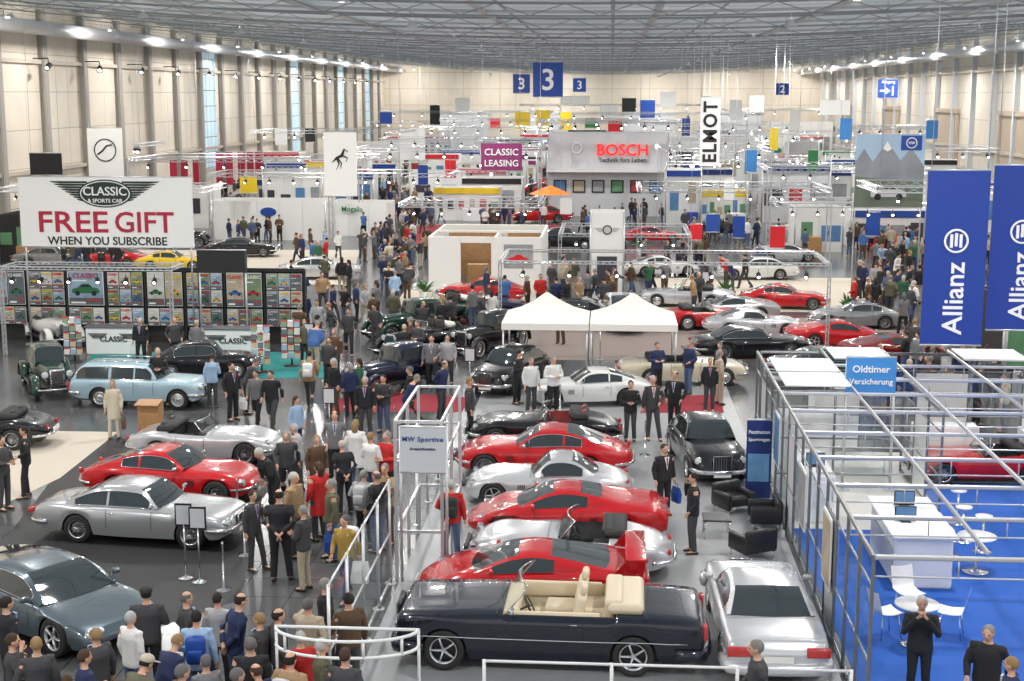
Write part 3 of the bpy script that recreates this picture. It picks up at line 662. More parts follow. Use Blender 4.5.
        b=MB(); b.quad((.22,-.5,1.14),(.22,.5,1.14),(.10,.48,1.48),(.10,-.48,1.48)); mk('windscreen',b,CG,root)
        b=MB(); b.tube([(.22,-.5,1.12),(.10,-.48,1.48),(.10,.48,1.48),(.22,.5,1.12)],.015,6); mk('windscreen_frame',b,CHROME,root)
        b=MB(); M=Matrix.Translation((-.12,.26,1.2))@Matrix.Rotation(rad(-60),4,'Y'); b.tube([(.2*math.cos(t),.2*math.sin(t),0) for t in [2*math.pi*i/16 for i in range(17)]],.012,6,M=M); b.tube([(-.2,0,0),(.2,0,0)],.01,4,M=M); mk('steering_wheel',b,BLK,root)
    TMPL=False; root['_L']=L; root['_W']=W; return root
CAR['vintage']=build_vintage('v',False); CAR['limo']=build_vintage('l',True,4.8,1.75)
FOOT=[]; BOX=[]
PC={'red':((.50,.008,.012),0.0),'dark red':((.20,.008,.01),.1),'black':((.006,.006,.008),0),'navy black':((.004,.007,.018),0),'dark navy':((.006,.012,.035),.1),'silver':((.62,.63,.65),.45),'silver grey':((.44,.45,.46),.5),'white':((.74,.74,.72),0),
'cream':((.62,.56,.42),0),'pale blue':((.36,.50,.58),0),'slate grey':((.10,.135,.16),.4),'dark green':((.012,.045,.03),.1),'yellow':((.75,.5,.02),0),'grey':((.25,.26,.27),.4),'gold':((.42,.34,.2),.5),'blue':((.02,.06,.22),.1),'brown':((.10,.04,.02),.2)}
KN={'gt':'long-bonnet touring coupe','roadster':'open two-seat roadster','sl':'open fifties roadster','z8':'roadster with hardtop','mid':'low mid-engined coupe','f50':'supercar with rear wing',
'coupe':'sixties two-door coupe','sec':'boxy two-door coupe','wedge':'wedge-shaped fastback coupe','wagon':'estate car with roof rack','fifties':'rounded fifties saloon','azure':'luxury four-seat convertible','oldconv':'open chrome-bumper convertible','vintage':'open pre-war tourer','limo':'closed pre-war saloon'}
INT={'black':(.03,.03,.03),'cream':(.68,.58,.42),'tan':(.3,.14,.05),'red':(.3,.02,.02)}
def carfree(x,y,L=5,W=2.2):
    for cx,cy,an,l,w in FOOT:
        if abs(cx-x)<L/2+l*abs(math.cos(an))+w*abs(math.sin(an)) and abs(cy-y)<W/2+w+l*abs(math.sin(an)): return False
    for a,b_,c,d in BOX:
        if a-L/2-.2<x<b_+L/2+.2 and c-W/2-.2<y<d+W/2+.2: return False
    return True
def car(kind,x0,x1,yb,col,hd,it='black',extra='on the show floor',pos=None,sc=None):
    t=CAR[kind]; a=rad(hd)
    if pos is None:
        m=gp((x0+x1)/2,yb); d=yb-95; wpx=(x1-x0)/d*H; L,W=t['_L'],t['_W']
        ext=abs(math.cos(a))*L+abs(math.sin(a))*W
        s=max(.88,min(1.08,wpx/ext)) if sc is None else sc
        p=Vector((m.x,m.y+s*(abs(math.sin(a))*L+abs(math.cos(a))*W)/2,0))
    else: p=pos; s=sc or 1; L,W=t['_L'],t['_W']
    c,f=PC[col]
    o=inst(t,(p.x,p.y,.008),a,s,dict(label=lab12('%s %s %s'%(col,KN[kind],extra)),category='car'),dict(tint=list(c),flake=f,tint2=list(INT[it])))
    for k in ('_L','_W'):
        if k in o: del o[k]
    FOOT.append((p.x,p.y,a,L*s/2,W*s/2)); return o
ST='parked on grey display floor'
car('azure',392,706,677,'navy black',179,'cream','with cream leather seats')
car('f50',413,647,616,'red',180,'black',ST)
car('sl',462,675,582,'silver',178,'black',ST)
car('mid',465,668,546,'red',180,'black',ST)
car('z8',462,630,510,'silver',181,'black',ST)
car('gt',452,632,481,'red',180,'black',ST)
car('roadster',465,622,452,'black',180,'red',ST)
car('gt',540,640,410,'white',190,'black','on red carpet')
BK='parked on black carpet'
car('wedge',-105,98,668,'slate grey',-33,'black',BK,sc=1.0)
car('coupe',15,238,551,'silver grey',-7,'black',BK)
car('gt',62,257,508,'red',-7,'black',BK)
car('roadster',118,278,466,'silver',-2,'black',BK)
car('wagon',64,204,410,'pale blue',-3,'black','beside a magazine stand',sc=.97)
car('limo',-5,50,405,'dark green',-60,'black')
car('vintage',0,62,352,'white',-50,'black')
car('fifties',158,232,382,'black',10,'black','behind an estate car',sc=.8)
car('roadster',-112,44,453,'black',185,'black')
car('sec',713,837,694,'silver',91,'black',ST,sc=.94)
car('fifties',672,748,489,'black',-82,'black',ST)
for a in [('limo',345,420,404,'dark navy',235),('vintage',375,455,366,'black',230),('limo',368,440,346,'dark green',225),('vintage',400,470,332,'dark green',220),('fifties',468,546,400,'black',250),
 ('limo',450,515,362,'black',240),('oldconv',632,732,388,'cream',5),('coupe',702,802,362,'black',8),('gt',718,792,338,'silver',0),('mid',795,886,350,'red',5),('gt',740,833,311,'red',-8),
 ('oldconv',655,722,309,'silver',175),('coupe',725,792,281,'white',185),('gt',433,528,304,'red',175),('sl',680,737,332,'red',10),('mid',868,932,368,'dark red',20),('coupe',800,866,386,'dark green',0),
 ('gt',632,692,278,'white',10),('fifties',590,650,336,'silver',100),('mid',700,770,322,'silver grey',185),('roadster',935,1045,488,'red',185,'black'),
 ('gt',830,890,330,'grey',180),('mid',440,520,322,'dark navy',185),('gt',540,600,326,'black',170),
 ('gt',138,196,272,'yellow',5),('coupe',284,348,281,'silver',8),('coupe',202,275,258,'black',5),('limo',150,200,248,'black',0),('coupe',355,395,192,'red',0),('gt',632,672,244,'red',10),
 ('fifties',545,582,250,'black',0),('gt',480,530,242,'dark red',5),('mid',765,810,262,'silver',0),('coupe',700,740,236,'black',0),('gt',430,470,216,'dark red',0),
 ('coupe',410,450,184,'red',0),('gt',365,400,182,'dark red',0),('coupe',800,835,236,'white',0),('coupe',20,75,268,'grey',0),('gt',84,135,268,'red',180)]:
    car(*a,extra='displayed among the crowd')
# ---------------- room --------------
XL,XR,YB,Y0=-37.0,33.0,229.0,-4.0
def struct(name,mb,mats):
    o=mk(name,mb,mats); o['kind']='structure'; return o
FL=panelmat('floor_tiles',(.085,.088,.09),(.11,.113,.116),(.04,.04,.041),1.0,1.0,(0,1),.2,.012)
b=MB(); b.box(((XL+XR)/2,(Y0+YB)/2,-.1),(XR-XL,YB-Y0,.2)); struct('floor',b,FL)
WL=panelmat('wall_panels_side',(.66,.595,.50),(.70,.635,.54),(.40,.36,.31),3.5,2.4,(1,2),.7,.03)
WB=panelmat('wall_panels_back',(.64,.57,.47),(.68,.61,.51),(.46,.41,.35),6,2.6,(0,2),.7,.05)
b=MB(); b.box((XL-.15,(Y0+YB)/2,7.5),(.3,YB-Y0,15.6)); struct('wall_left',b,WL)
b=MB(); b.box((XR+.15,(Y0+YB)/2,7.5),(.3,YB-Y0,15.6)); struct('wall_right',b,WL)
b=MB(); b.box(((XL+XR)/2,YB+.15,7.5),(XR-XL+.6,.3,15.6)); struct('wall_back',b,WB)
CM=panelmat('roof_panels_added_glow',(.42,.48,.52),(.54,.59,.62),(.2,.22,.24),5,5,(0,1),.8,.10,emis=.34)  # opaque roof; emission added to brighten the ceiling and fill the hall softly
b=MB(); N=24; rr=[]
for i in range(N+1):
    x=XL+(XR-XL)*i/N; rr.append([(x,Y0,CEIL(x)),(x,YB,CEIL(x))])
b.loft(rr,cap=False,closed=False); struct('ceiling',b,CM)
BEAM=mat('beam_paint',(.34,.37,.40),.6); BEAML=mat('beam_light',(.58,.61,.64),.5); PIL=mat('pilaster_paint',(.34,.32,.29),.6)
tn=1
Y=60; bi=0
while Y<YB:
    b=MB()
    for dz,dw,dh in ((-.08,.35,.10),(-.62,.14,.07)) if bi%2==0 else ((-.08,.25,.12),):
        R=[]
        for i in range(N+1):
            x=XL+(XR-XL)*i/N; z=CEIL(x)+dz; R.append([(x,Y-dw/2,z),(x,Y+dw/2,z),(x,Y+dw/2,z-dh),(x,Y-dw/2,z-dh)])
        b.loft(R,0,False)
    if bi%2==0:
        for i in range(N):
            x=XL+(XR-XL)*i/N; x2=XL+(XR-XL)*(i+.5)/N; x3=XL+(XR-XL)*(i+1)/N
            b.tube([(x,Y,CEIL(x)-.15),(x2,Y,CEIL(x2)-.63),(x3,Y,CEIL(x3)-.15)],.02,4,0,False)
    struct('trim_%d'%tn,b,BEAM if bi%2==0 else BEAML); tn+=1; Y+=6; bi+=1
for x in (-30,-22,-14,-6,2,10,18,26):
    b=MB(); b.box((x,(60+YB)/2,CEIL(x)-.12),(.3,YB-60,.14)); struct('trim_%d'%tn,b,BEAML); tn+=1
for x in (-33.5,29.5):
    b=MB(); b.tube([(x,60,CEIL(x)-1.6),(x,YB-2,CEIL(x)-1.6)],.4,14); o=mk('ventilation_duct',b,ALU,label='round silver ventilation duct hung under the roof',category='duct')
    for yy in range(65,225,12): q=MB(); q.tube([(x,yy,CEIL(x)-1.6),(x,yy,CEIL(x)-.1)],.03,4); mk('hanger',q,ALU,o)
Y=62
while Y<YB:
    b=MB(); b.box((XL+.2,Y,7.4),(.5,.45,14.8)); b.box((XL+.35,Y,7.4),(.15,.7,14.8)); struct('trim_%d'%tn,b,PIL); tn+=1
    if Y>95:
        b=MB(); b.box((XR-.2,Y,7.4),(.5,.45,14.8)); struct('trim_%d'%tn,b,CAN if tn%2 else BEAML); tn+=1
    Y+=7.0
for z in (4.6,11.5):
    for x in (XL+.15,XR-.15):
        b=MB(); b.box((x,(Y0+YB)/2,z),(.3,YB-Y0,.25)); struct('trim_%d'%tn,b,mat('trim_beige',(.50,.44,.37),.6)); tn+=1
WIN=panelmat('window_panes',(.45,.62,.72),(.52,.70,.80),(.2,.22,.24),1.2,1.4,(1,2),.2,.04,emis=.35)
wn=1
for y in (125.5,160.5,188.5,209.5):
    b=MB(); b.box((XL+.06,y+2.5,8.2),(.12,3.6,11)); b.box((XL+.1,y+.6,8.2),(.25,.15,11.2)); b.box((XL+.1,y+4.4,8.2),(.25,.15,11.2)); struct('window_%d'%wn,b,WIN); wn+=1
DO=mat('gate_brown',(.46,.37,.28),.6)
dn=1
for y,w in ((118,9),(142,9),(170,9),(200,9)):
    b=MB(); b.box((XR-.08,y,4.4),(.16,w,6.6)); b.box((XR-.2,y,7.9),(.4,w+.6,.4)); b.box((XR-.2,y-w/2,4),(.3,.3,8)); b.box((XR-.2,y+w/2,4),(.3,.3,8)); struct('door_%d'%dn,b,DO); dn+=1
for x in (-24,-10,6,20):
    b=MB(); b.box((x,YB-.08,3.2),(8,.16,6.4)); b.box((x,YB-.15,6.6),(8.6,.3,.35)); struct('door_%d'%dn,b,LGR); dn+=1
# ceiling lamps
TMPL=True
b=MB(); b.lathe([(.06,.25),(.08,.2),(.22,.06),(.24,0)],16); b.tube([(0,0,.22),(0,0,1.25)],.01,5); LT=mk('ceiling_lamp',b,ALU)
b=MB(); b.lathe([(.16,.02),(.001,.02)],16); mk('lamp_lens',b,LIT,LT)
TMPL=False
for Y in range(12,226,15):
    for x in (-31,-19,-8,7,18,28):
        o=inst(LT,(x,Y,CEIL(x)-1.3),0,1,dict(label='round metal high-bay lamp hanging below the roof',category='lamp',group='high-bay lamps under the roof'))
        li=bpy.data.lights.new('lamp_light','AREA'); li.shape='DISK'; li.size=.9; li.energy=740; li.color=(1,.97,.93)
        lo=bpy.data.objects.new('lamp_light',li); COL.objects.link(lo); lo.parent=o; lo.location=(0,0,-.05)
        if x==-31: lo.rotation_euler=(0,rad(28),0)
        if x==28: lo.rotation_euler=(0,rad(-28),0)
        if Y>215: lo.rotation_euler[0]=rad(30)
W=bpy.data.worlds.new('World'); SC.world=W; W.use_nodes=True; W.node_tree.nodes['Background'].inputs[0].default_value=(.97,.98,1,1); W.node_tree.nodes['Background'].inputs[1].default_value=1.0
# ---------------- carpets ------------
cz=[.001]
def carpet(pts,m,label,world=False):
    P=[(p if world else tuple(gp(*p))[:2]) for p in pts]; cz[0]+=.0007; z=cz[0]
    n=len(P); vs=[(p[0],p[1],0.0005) for p in P]+[(p[0],p[1],z) for p in P]
    b=MB(); b.add(vs,[tuple(range(n))[::-1],tuple(range(n,2*n))]+[(i,(i+1)%n,n+(i+1)%n,n+i) for i in range(n)])
    mk('carpet',b,m,label=label,category='carpet')
CG1=mat('grey_carpet',(.33,.34,.35),.4,noise=.3,nscale=3); CBK=mat('black_carpet',(.022,.022,.024),.6,noise=.4,nscale=40)
CBE=mat('beige_carpet',(.60,.54,.45),.85,noise=.2,nscale=40); CRD=mat('red_carpet',(.28,.02,.035),.9,noise=.3,nscale=50); CBL=mat('blue_carpet',(.01,.10,.46),.8,noise=.25,nscale=40)
CWH=mat('pale_carpet',(.66,.65,.62),.6,noise=.2,nscale=10); MIDC=mat('mid_carpet',(.25,.2,.18),.8,noise=.3,nscale=20)
carpet([(-4.05,18),(3.85,18),(3.85,46),(-4.05,46)],CG1,'light grey display floor under a row of sports cars',True)
carpet([(-20,570),(60,470),(100,438),(300,438),(262,500),(240,600),(120,640),(-40,700)],CBK,'black carpet under classic coupes')
carpet([(-30,520),(-30,430),(118,432),(60,478)],CBE,'beige carpet beside black carpet')
carpet([(330,412),(350,388),(470,398),(462,412)],CRD,'red carpet under pre-war cars')
carpet([(640,413),(650,398),(720,394),(724,413)],CRD,'red carpet beside black limousine')
carpet([(395,305),(405,290),(545,288),(545,318),(400,318)],CBE,'pale carpet in front of white pavilion')
carpet([(640,312),(650,278),(870,278),(880,312)],CBE,'pale beige carpet under show cars')
carpet([(72,378),(95,352),(335,352),(330,378)],TEAL,'teal carpet of magazine stand')
carpet([(500,360),(520,318),(900,318),(930,360)],MIDC,'brown-grey carpet under show cars')
carpet([(0,282),(60,250),(360,250),(350,285)],CBE,'beige carpet in front of white wall')
carpet([(4.1,19.5),(13.8,19.5),(13.8,30),(4.1,30)],CBL,'blue carpet of the glazed stand',True)
carpet([(4.1,30),(13.8,30),(13.8,36.9),(4.1,36.9)],CWH,'pale floor of the glazed stand',True)
carpet([(7.6,27.5),(13.6,27.5),(13.6,34),(7.6,34)],CBL,'blue carpet around a white counter',True)
carpet([(400,245),(420,225),(560,225),(560,245)],CRD,'dark red carpet of a far stand')
# ---------------- banners / signs ------------
def board(x0,y0,x1,y1,Y,m,name,label,cat,texts=(),wires=True,post=False,th=.04):
    a=pp(x0,y0,Y); c=pp(x1,y1,Y); d=pp(x0,y1,Y); e=pp(x1,y0,Y)
    xl,xr=(a.x+d.x)/2,(c.x+e.x)/2; zt,zb=(a.z+e.z)/2,(c.z+d.z)/2; w,h=xr-xl,zt-zb
    if xl<XL+.9: k=XL+.9-xl; xl+=k; xr+=k
    b=MB(); b.box((0,0,h/2),(w,th,h)); 
    b.tube([(-w/2,0,h),(w/2,0,h)],.03,6,1); b.tube([(-w/2,0,0),(w/2,0,0)],.03,6,1)
    o=mk(name,b,[m,ALU],None,((xl+xr)/2,Y,zb),label=label,category=cat)
    if wires:
        for s in(-.45,.45): q=MB(); q.tube([(s*w,0,h),(s*w,0,CEIL(xl+(s+.5)*w)-zb)],.010,4); mk('suspension_wire',q,ALU,o)
    if post:
        for s in(-.48,.48):
            q=MB(); q.tube([(s*w,.03,-zb),(s*w,.03,h)],.035,6); q.box((s*w,.03,-zb+.02),(.3,.4,.04)); mk('post',q,ALU,o)
    for t in texts:
        s,fx,fy,fw,fh,tm=t[:6]; ip=t[6] if len(t)>6 else 0; st=t[7] if len(t)>7 else False
        if ip: text(s,fh*h,fw*w,tm,o,((fx-.5)*w,-th/2-.012,fy*h),inpl(ip),st)
        else: text(s,fw*w,fh*h,tm,o,((fx-.5)*w,-th/2-.012,fy*h),inpl(0),st)
    return o,w,h
def ringm(o,x,z,r,t,m,y=-.035,name='emblem'):
    b=MB(); b.lathe([(r,0),(r,-.02),(r-t,-.02),(r-t,0)],28,0,'Y'); return mk(name,b,m,o,(x,y,z))
o,w,h=board(20,177,193,247,51.5,WHT,'banner','large white banner with dark red lettering','banner',
 [('FREE',.31,.36,.40,.30,DRED,0,True),('GIFT',.72,.36,.34,.30,DRED,0,True),('WHEN YOU SUBSCRIBE',.5,.09,.76,.12,BLKM)],wires=False,post=True)
b=MB()
ov=[(math.cos(t)*.155*w,math.sin(t)*.20*h+.765*h) for t in [2*math.pi*i/32 for i in range(32)]]
b.add([(x,-.03,z) for x,z in ov],[tuple(range(32))]); ov2=[(x*.93,.765*h+(z-.765*h)*.9) for x,z in ov]; b.add([(x,-.031,z) for x,z in ov2],[tuple(range(32))],1); ov3=[(x*.89,.765*h+(z-.765*h)*.84) for x,z in ov]; b.add([(x,-.032,z) for x,z in ov3],[tuple(range(32))])
for s in (1,-1):
    for i in range(8):
        z0=.94-.036*i; L1=.32-.022*i
        b.add([(s*w*.10,-.027,h*(z0-.028)),(s*w*L1*.80,-.027,h*(z0-.032)),(s*w*L1*.95,-.027,h*(z0-.018)),(s*w*L1,-.027,h*z0),(s*w*.10,-.027,h*z0)],[(0,1,2,3,4)])
mk('emblem',b,[mat('wing_green',(.012,.03,.025),.5),WHT],o)
text('CLASSIC',.25*w,.15*h,WHT,o,(0,-.045,.80*h),inpl(0)); text('& SPORTS CAR',.20*w,.07*h,WHT,o,(0,-.045,h*.665),inpl(0))
o,w,h=board(324,132,357,196,80,WHT,'hanging_banner','white hanging banner with a black rearing horse figure','banner')
b=MB(); k=w*.36; zc=h*.58
b.tube([(-.7*k,-.03,zc-.3*k),(-.3*k,-.03,zc+.1*k),(.15*k,-.03,zc+.3*k),(.35*k,-.03,zc+.8*k),(.65*k,-.03,zc+.6*k)],[.03*k,.12*k,.16*k,.1*k,.05*k],6,flat=.9)
b.tube([(-.3*k,-.03,zc+.1*k),(-.1*k,-.03,zc-.4*k),(-.35*k,-.03,zc-.9*k)],[.1*k,.07*k,.03*k],6); b.tube([(.15*k,-.03,zc+.3*k),(.6*k,-.03,zc+.1*k),(.5*k,-.03,zc-.2*k)],[.08*k,.05*k,.03*k],6)
b.tube([(-.2*k,-.03,zc+.05*k),(.1*k,-.03,zc-.35*k),(.0*k,-.03,zc-.8*k)],[.08*k,.05*k,.03*k],6); mk('emblem',b,BLKM,o)
o,w,h=board(88,128,123,177,92,WHT,'hanging_banner','white hanging banner with a round curved-line emblem','banner'); ringm(o,0,h*.55,w*.32,w*.03,BLKM)
b=MB(); b.tube([(-.22*w,-.03,h*.55-.12*w),(-.08*w,-.03,h*.55-.02*w),(.04*w,-.03,h*.55+.12*w),(.20*w,-.03,h*.55+.15*w)],w*.025,6); mk('emblem',b,BLKM,o)
for bx,t,Y in (((533,62,563,97),'3',80),((513,74,530,93),'3',96),((573,78,586,92),'3',120),((776,83,789,95),'2',130),((878,79,898,98),'1',90)):
    o,w,h=board(*bx,Y,BLUE,'hall_sign','blue square hall number sign hanging from the roof','sign',[(t,.5 if t!='1' else .74,.5 if t!='1' else .38,.6 if t!='1' else .3,.62 if t!='1' else .5,WLAC)]+([('Ausgang',.5,.83,.84,.2,WLAC)] if t=='1' else []))
    if t=='1': b=MB(); b.add([(-.40*w,-.04,.33*h),(-.10*w,-.04,.33*h),(-.10*w,-.04,.20*h),(.12*w,-.04,.38*h),(-.10*w,-.04,.56*h),(-.10*w,-.04,.43*h),(-.40*w,-.04,.43*h)],[tuple(range(7))]); mk('arrow',b,WLAC,o)
BB=mat('banner_blue',(.01,.045,.30),.5)
def eagle(o,w,h,z):
    b=MB(); 
    for s in(-1,0,1): b.rbox((s*w*.075,-.035,z+(.02*w if s==0 else 0)),(w*.05,.02,w*.22),.01,sm=False)
    mk('emblem',b,WLAC,o)
for bx,Y in (((924,170,986,345),34),((990,165,1052,330),34.5)):
    o,w,h=board(*bx,Y,BB,'hanging_banner','tall blue hanging banner with white vertical lettering','banner',[('Allianz',.5,.27,.55,.42,WLAC,math.pi/2)]); ringm(o,0,h*.60,w*.2,w*.035,WLAC); eagle(o,w,h,h*.6)
board(700,97,720,166,62,WLAC,'hanging_banner','tall white hanging banner with dark vertical lettering','banner',[('ELMOT',.5,.5,.72,.88,BLKM,math.pi/2,True)])
board(481,143,522,171,90,PUR,'sign','plum coloured hanging sign with white lettering','sign',[('CLASSIC',.5,.68,.82,.3,WLAC),('LEASING',.5,.28,.82,.3,WLAC)])
board(846,357,896,394,33.2,LBLUE,'sign','light blue insurance sign with white lettering','sign',[('Oldtimer',.5,.68,.75,.28,WLAC),('Versicherung',.5,.32,.88,.28,WLAC)],wires=False,post=True)
pr=gp(758,500)
o,w,h=board(746,421,771,500,pr.y,NAVY,'roll_up_banner','blue upright display banner beside lounge chairs','banner',[('Faszination',.5,.85,.85,.12,WLAC),('Sportwagen',.5,.75,.85,.12,WLAC)],wires=False)
o.location.z=0.03; b=MB(); b.rbox((0,0,-.005),(w*1.05,.3,.05),.02,sm=False); mk('base',b,ALU,o)
b=MB(); b.box((0,-.03,h*.4),(w*.85,.01,h*.35)); mk('picture',b,mat('pic_sky',(.15,.35,.6),.5,noise=.8,nscale=3),o)
def silhouette(o,w,h,m,y,z0=.28):
    P=[(-.46,.0),(-.47,.12),(-.40,.16),(-.26,.19),(-.12,.31),(.10,.32),(.24,.20),(.40,.17),(.46,.10),(.46,0)]
    b=MB(); b.add([(p[0]*w*.9,y,h*z0+p[1]*w*.9) for p in P],[tuple(range(len(P)))]); b.add([(p[0]*w*.9,y-.002,h*z0+p[1]*w*.9) for p in ((-.22,.2),(-.11,.29),(.09,.295),(.2,.2))],[(0,1,2,3)],1)
    for s in(-.28,.28): b.lathe([(.001,y-.003),(w*.08,y-.003)],12,1,'Y',M=Matrix.Translation((s*w*.9,0,h*z0)))
    mk('picture',b,[m,BLKM],o)
o,w,h=board(855,134,924,207,66,mat('picture_sky',(.40,.55,.72),.5,noise=.3,nscale=.5),'picture_wall','large billboard showing mountains and a silver car','banner',wires=False,post=True)
b=MB(); b.add([(x*w,-.03,z*h) for x,z in ((-.5,.3),(-.5,.62),(-.38,.80),(-.25,.62),(-.05,.9),(.15,.64),(.3,.82),(.5,.55),(.5,.3))],[tuple(range(9))]); b.add([(-w/2,-.035,0),(w/2,-.035,0),(w/2,-.035,.34*h),(-w/2,-.035,.42*h)],[(0,1,2,3)],1)
b.add([(x*w,-.034,z*h) for x,z in ((-.11,.80),(-.05,.9),(.02,.80),(-.04,.76))],[(0,1,2,3)],2); mk('picture',b,[mat('rock',(.28,.30,.34),.6,noise=.8,nscale=1),mat('meadow',(.16,.2,.15),.6,noise=.6,nscale=1),WHT],o)
silhouette(o,w*.62,h,LGR,-.045,.14)
b=MB(); b.box((w*.30,-.04,h*.88),(w*.3,.03,h*.2)); mk('corner_panel',b,BLUE,o); ringm(o,w*.30,h*.88,h*.075,h*.012,WLAC,-.06); text('VW',h*.09,h*.08,WLAC,o,(w*.30,-.07,h*.88),inpl(0))
for x in (170,181,193,216,226,238,247,255): board(x,152 if x>200 else 160,x+7,185,34.6*1400/(612-x),DRED,'hanging_banner','narrow dark red upright banner along side wall','banner')
PLB='plain coloured hanging banner above the stands'
for x0,y0,x1,y1,Y,m in ((622,98,636,112,170,BLKM),(600,105,618,118,190,WHT),(926,120,938,139,100,LBLUE),(30,153,62,175,70,BLKM),(683,165,700,190,115,BLUE),(750,96,764,112,180,WHT),(430,105,440,125,190,BLKM),(820,100,850,115,150,WHT),(690,224,702,240,75,RED),(770,226,785,248,72,RED),(706,214,720,232,75,BLUE),(733,216,745,238,80,BLUE),(866,212,880,236,75,BLUE),(240,176,257,193,90,YEL),(400,128,425,160,140,WHT),(640,100,655,118,180,BLUE),(515,112,530,130,160,YEL),(536,110,550,130,162,YEL),
 (455,98,470,112,205,WHT),(560,96,590,104,190,WHT),(660,92,676,108,200,WHT),(730,100,742,120,160,WHT),(790,110,800,130,130,WHT),(560,112,572,130,165,YEL),(840,118,852,140,110,LBLUE),(418,165,428,185,100,BLUE),(608,120,622,134,130,RED),(460,135,474,150,130,WHT),(745,150,757,172,95,LBLUE),(305,128,315,142,150,BLKM),(275,128,287,145,135,WHT),
 (380,112,392,124,170,BLUE),(490,118,500,128,180,RED),(585,118,596,128,175,GRN),(682,118,690,138,150,NAVY),(770,128,778,150,120,YEL),(350,148,362,166,110,WHT),(445,160,456,178,105,RED),(560,198,572,214,95,WHT),(724,178,735,200,90,WHT),(808,150,818,172,100,GRN)):
    board(x0,y0,x1,y1,Y,m,'hanging_banner',PLB,'banner')
# ---------------- stands ----------------
PIC=[mat('picture_%s'%n,c,.5,noise=.9,nscale=1.5) for n,c in (('blue',(.1,.25,.5)),('sand',(.5,.42,.3)),('grey',(.35,.36,.38)),('green',(.12,.3,.15)),('red',(.5,.05,.05)),('dark',(.05,.05,.07)))]
SLAB={'white_panel':'white','canvas':'cream','grey_panel':'grey','light_grey_panel':'pale grey','yellow':'yellow','black_matt':'black','sign_blue':'blue','sign_red':'red'}
def booth(x0,x1,yt,yb,m,label=None,dep=3.0,texts=(),hdr=None,sides=True,world=None,pics=0,rich=False):
    if world: xl,xr,Y,h=world
    else:
        yb=max(yb,158); a=gp(x0,yb);c=gp(x1,yb);Y=(a.y+c.y)/2; Y=min(Y,YB-dep-1); xl,xr=pp(x0,yb,Y).x,pp(x1,yb,Y).x; h=pp((x0+x1)/2,yt,Y).z
    xl=max(xl,XL+.8); xr=min(xr,XR-.8); w=xr-xl
    if label is None: label='%s exhibition stand with panel walls%s'%(SLAB.get(m.name,'white'),' and coloured header' if hdr else '')
    o=empty('exhibition_stand',((xl+xr)/2,Y,0),label=label,category='stand'); BOX.append((xl,xr,Y-.1-(.9 if rich else 0),Y+dep))
    b=MB(); n=max(1,round(w/1.5))
    for i in range(n): b.box((-w/2+w*(i+.5)/n,0,h/2),(w/n-.03,.08,h))
    b.box((0,.02,h/2),(w,.03,h-.02),1); mk('back_wall',b,[m,ALU],o)
    if sides:
        for s in(1,-1):
            b=MB(); b.box((s*w/2,dep/2,h/2),(.08,dep,h)); b.tube([(s*w/2,-.05,0),(s*w/2,-.05,h+.05)],.05,6,1); mk('side_wall',b,[m,ALU],o)
        b=MB(); b.box((0,dep,h/2),(w,.08,h)); mk('rear_wall',b,m,o)
    if hdr: b=MB(); b.box((0,-.1,h-.25),(w*1.01,.1,.42)); mk('header_panel',b,hdr,o)
    for i in range(pics):
        r_=rs2.random(); b=MB(); pw=w/pics*rs2.uniform(.45,.8); ph=h*rs2.uniform(.22,.42); b.box((-w/2+w*(i+.5)/pics,-.07,h*rs2.uniform(.42,.6)),(pw,.05,ph)); mk('picture',b,PIC[rs2.randrange(6)],o)
    if rich:
        b=MB(); cx=rs2.uniform(-.3,.3)*w; b.rbox((cx,-.6,.5),(min(1.6,w*.4),.5,1.0),.03,sm=False); mk('counter',b,rs2.choice([WLAC,WLAC,BLUE,RED,GRY,WOOD]),o)
        if rs2.random()<.6:
            b=MB(); truss_mb(b,(-w/2,-.3,h+.5),(w/2,-.3,h+.5),.2); mk('truss_beam',b,ALU,o)
            for s in(-1,1): b=MB(); b.tube([(s*w/2,-.3,0),(s*w/2,-.3,h+.6)],.05,5); mk('post',b,ALU,o)
            for i in range(max(2,int(w/1.6))): b=MB(); b.lathe([(.05,0),(.10,-.14),(.001,-.14)],8,M=Matrix.Translation((-w/2+w*(i+.5)/max(2,int(w/1.6)),-.45,h+.38))@Matrix.Rotation(rad(-50),4,'X')); mk('stand_lamp',b,LIT if i%2 else BLK,o)
    for t in texts:
        s,fx,fy,fw,fh,tm=t[:6]; text(s,fw*w,fh*h,tm,o,((fx-.5)*w,-.18,fy*h),inpl(0))
    return o,w,h,Y
rs2=random.Random(5)
def truss_mb(b,p0,p1,w=.3,m=0):
    p0,p1=Vector(p0),Vector(p1); d=(p1-p0); L=d.length; d.normalize(); up=Vector((0,0,1)) if abs(d.z)<.9 else Vector((1,0,0)); a=d.cross(up).normalized()*w/2; c=a.cross(d).normalized()*w/2
    cs=[a+c,a-c,-a-c,-a+c]; rc=.012+w*.04
    for k in cs: b.tube([p0+k,p1+k],rc,4,m,False)
    n=max(2,int(L/(w*2.2)))
    for i in range(n):
        q0=p0+d*(L*i/n); q1=p0+d*(L*(i+1)/n)
        for k in range(4): b.tube([q0+cs[k],q1+cs[(k+1)%4]],rc*.55,3,m,False)
o,w,h,Y=booth(548,667,133,216,LGR,'tall grey exhibition stand with glowing red lettering',4,[('BOSCH',.62,.80,.42,.16,REDG),('Technik fürs Leben',.62,.68,.4,.07,BLKM)])
ringm(o,-w*.26,h*.82,.45,.12,WLAC,-.15)
for i in range(6):
    b=MB(); b.rbox((0,0,0),(1.0,.08,1.0),.05,sm=False); b.box((0,-.05,0),(.8,.02,.8),1); mk('display_panel',b,[BLKM,PIC[i%5]],o,(-w*.4+w*.8*i/5,-.1,h*.36))
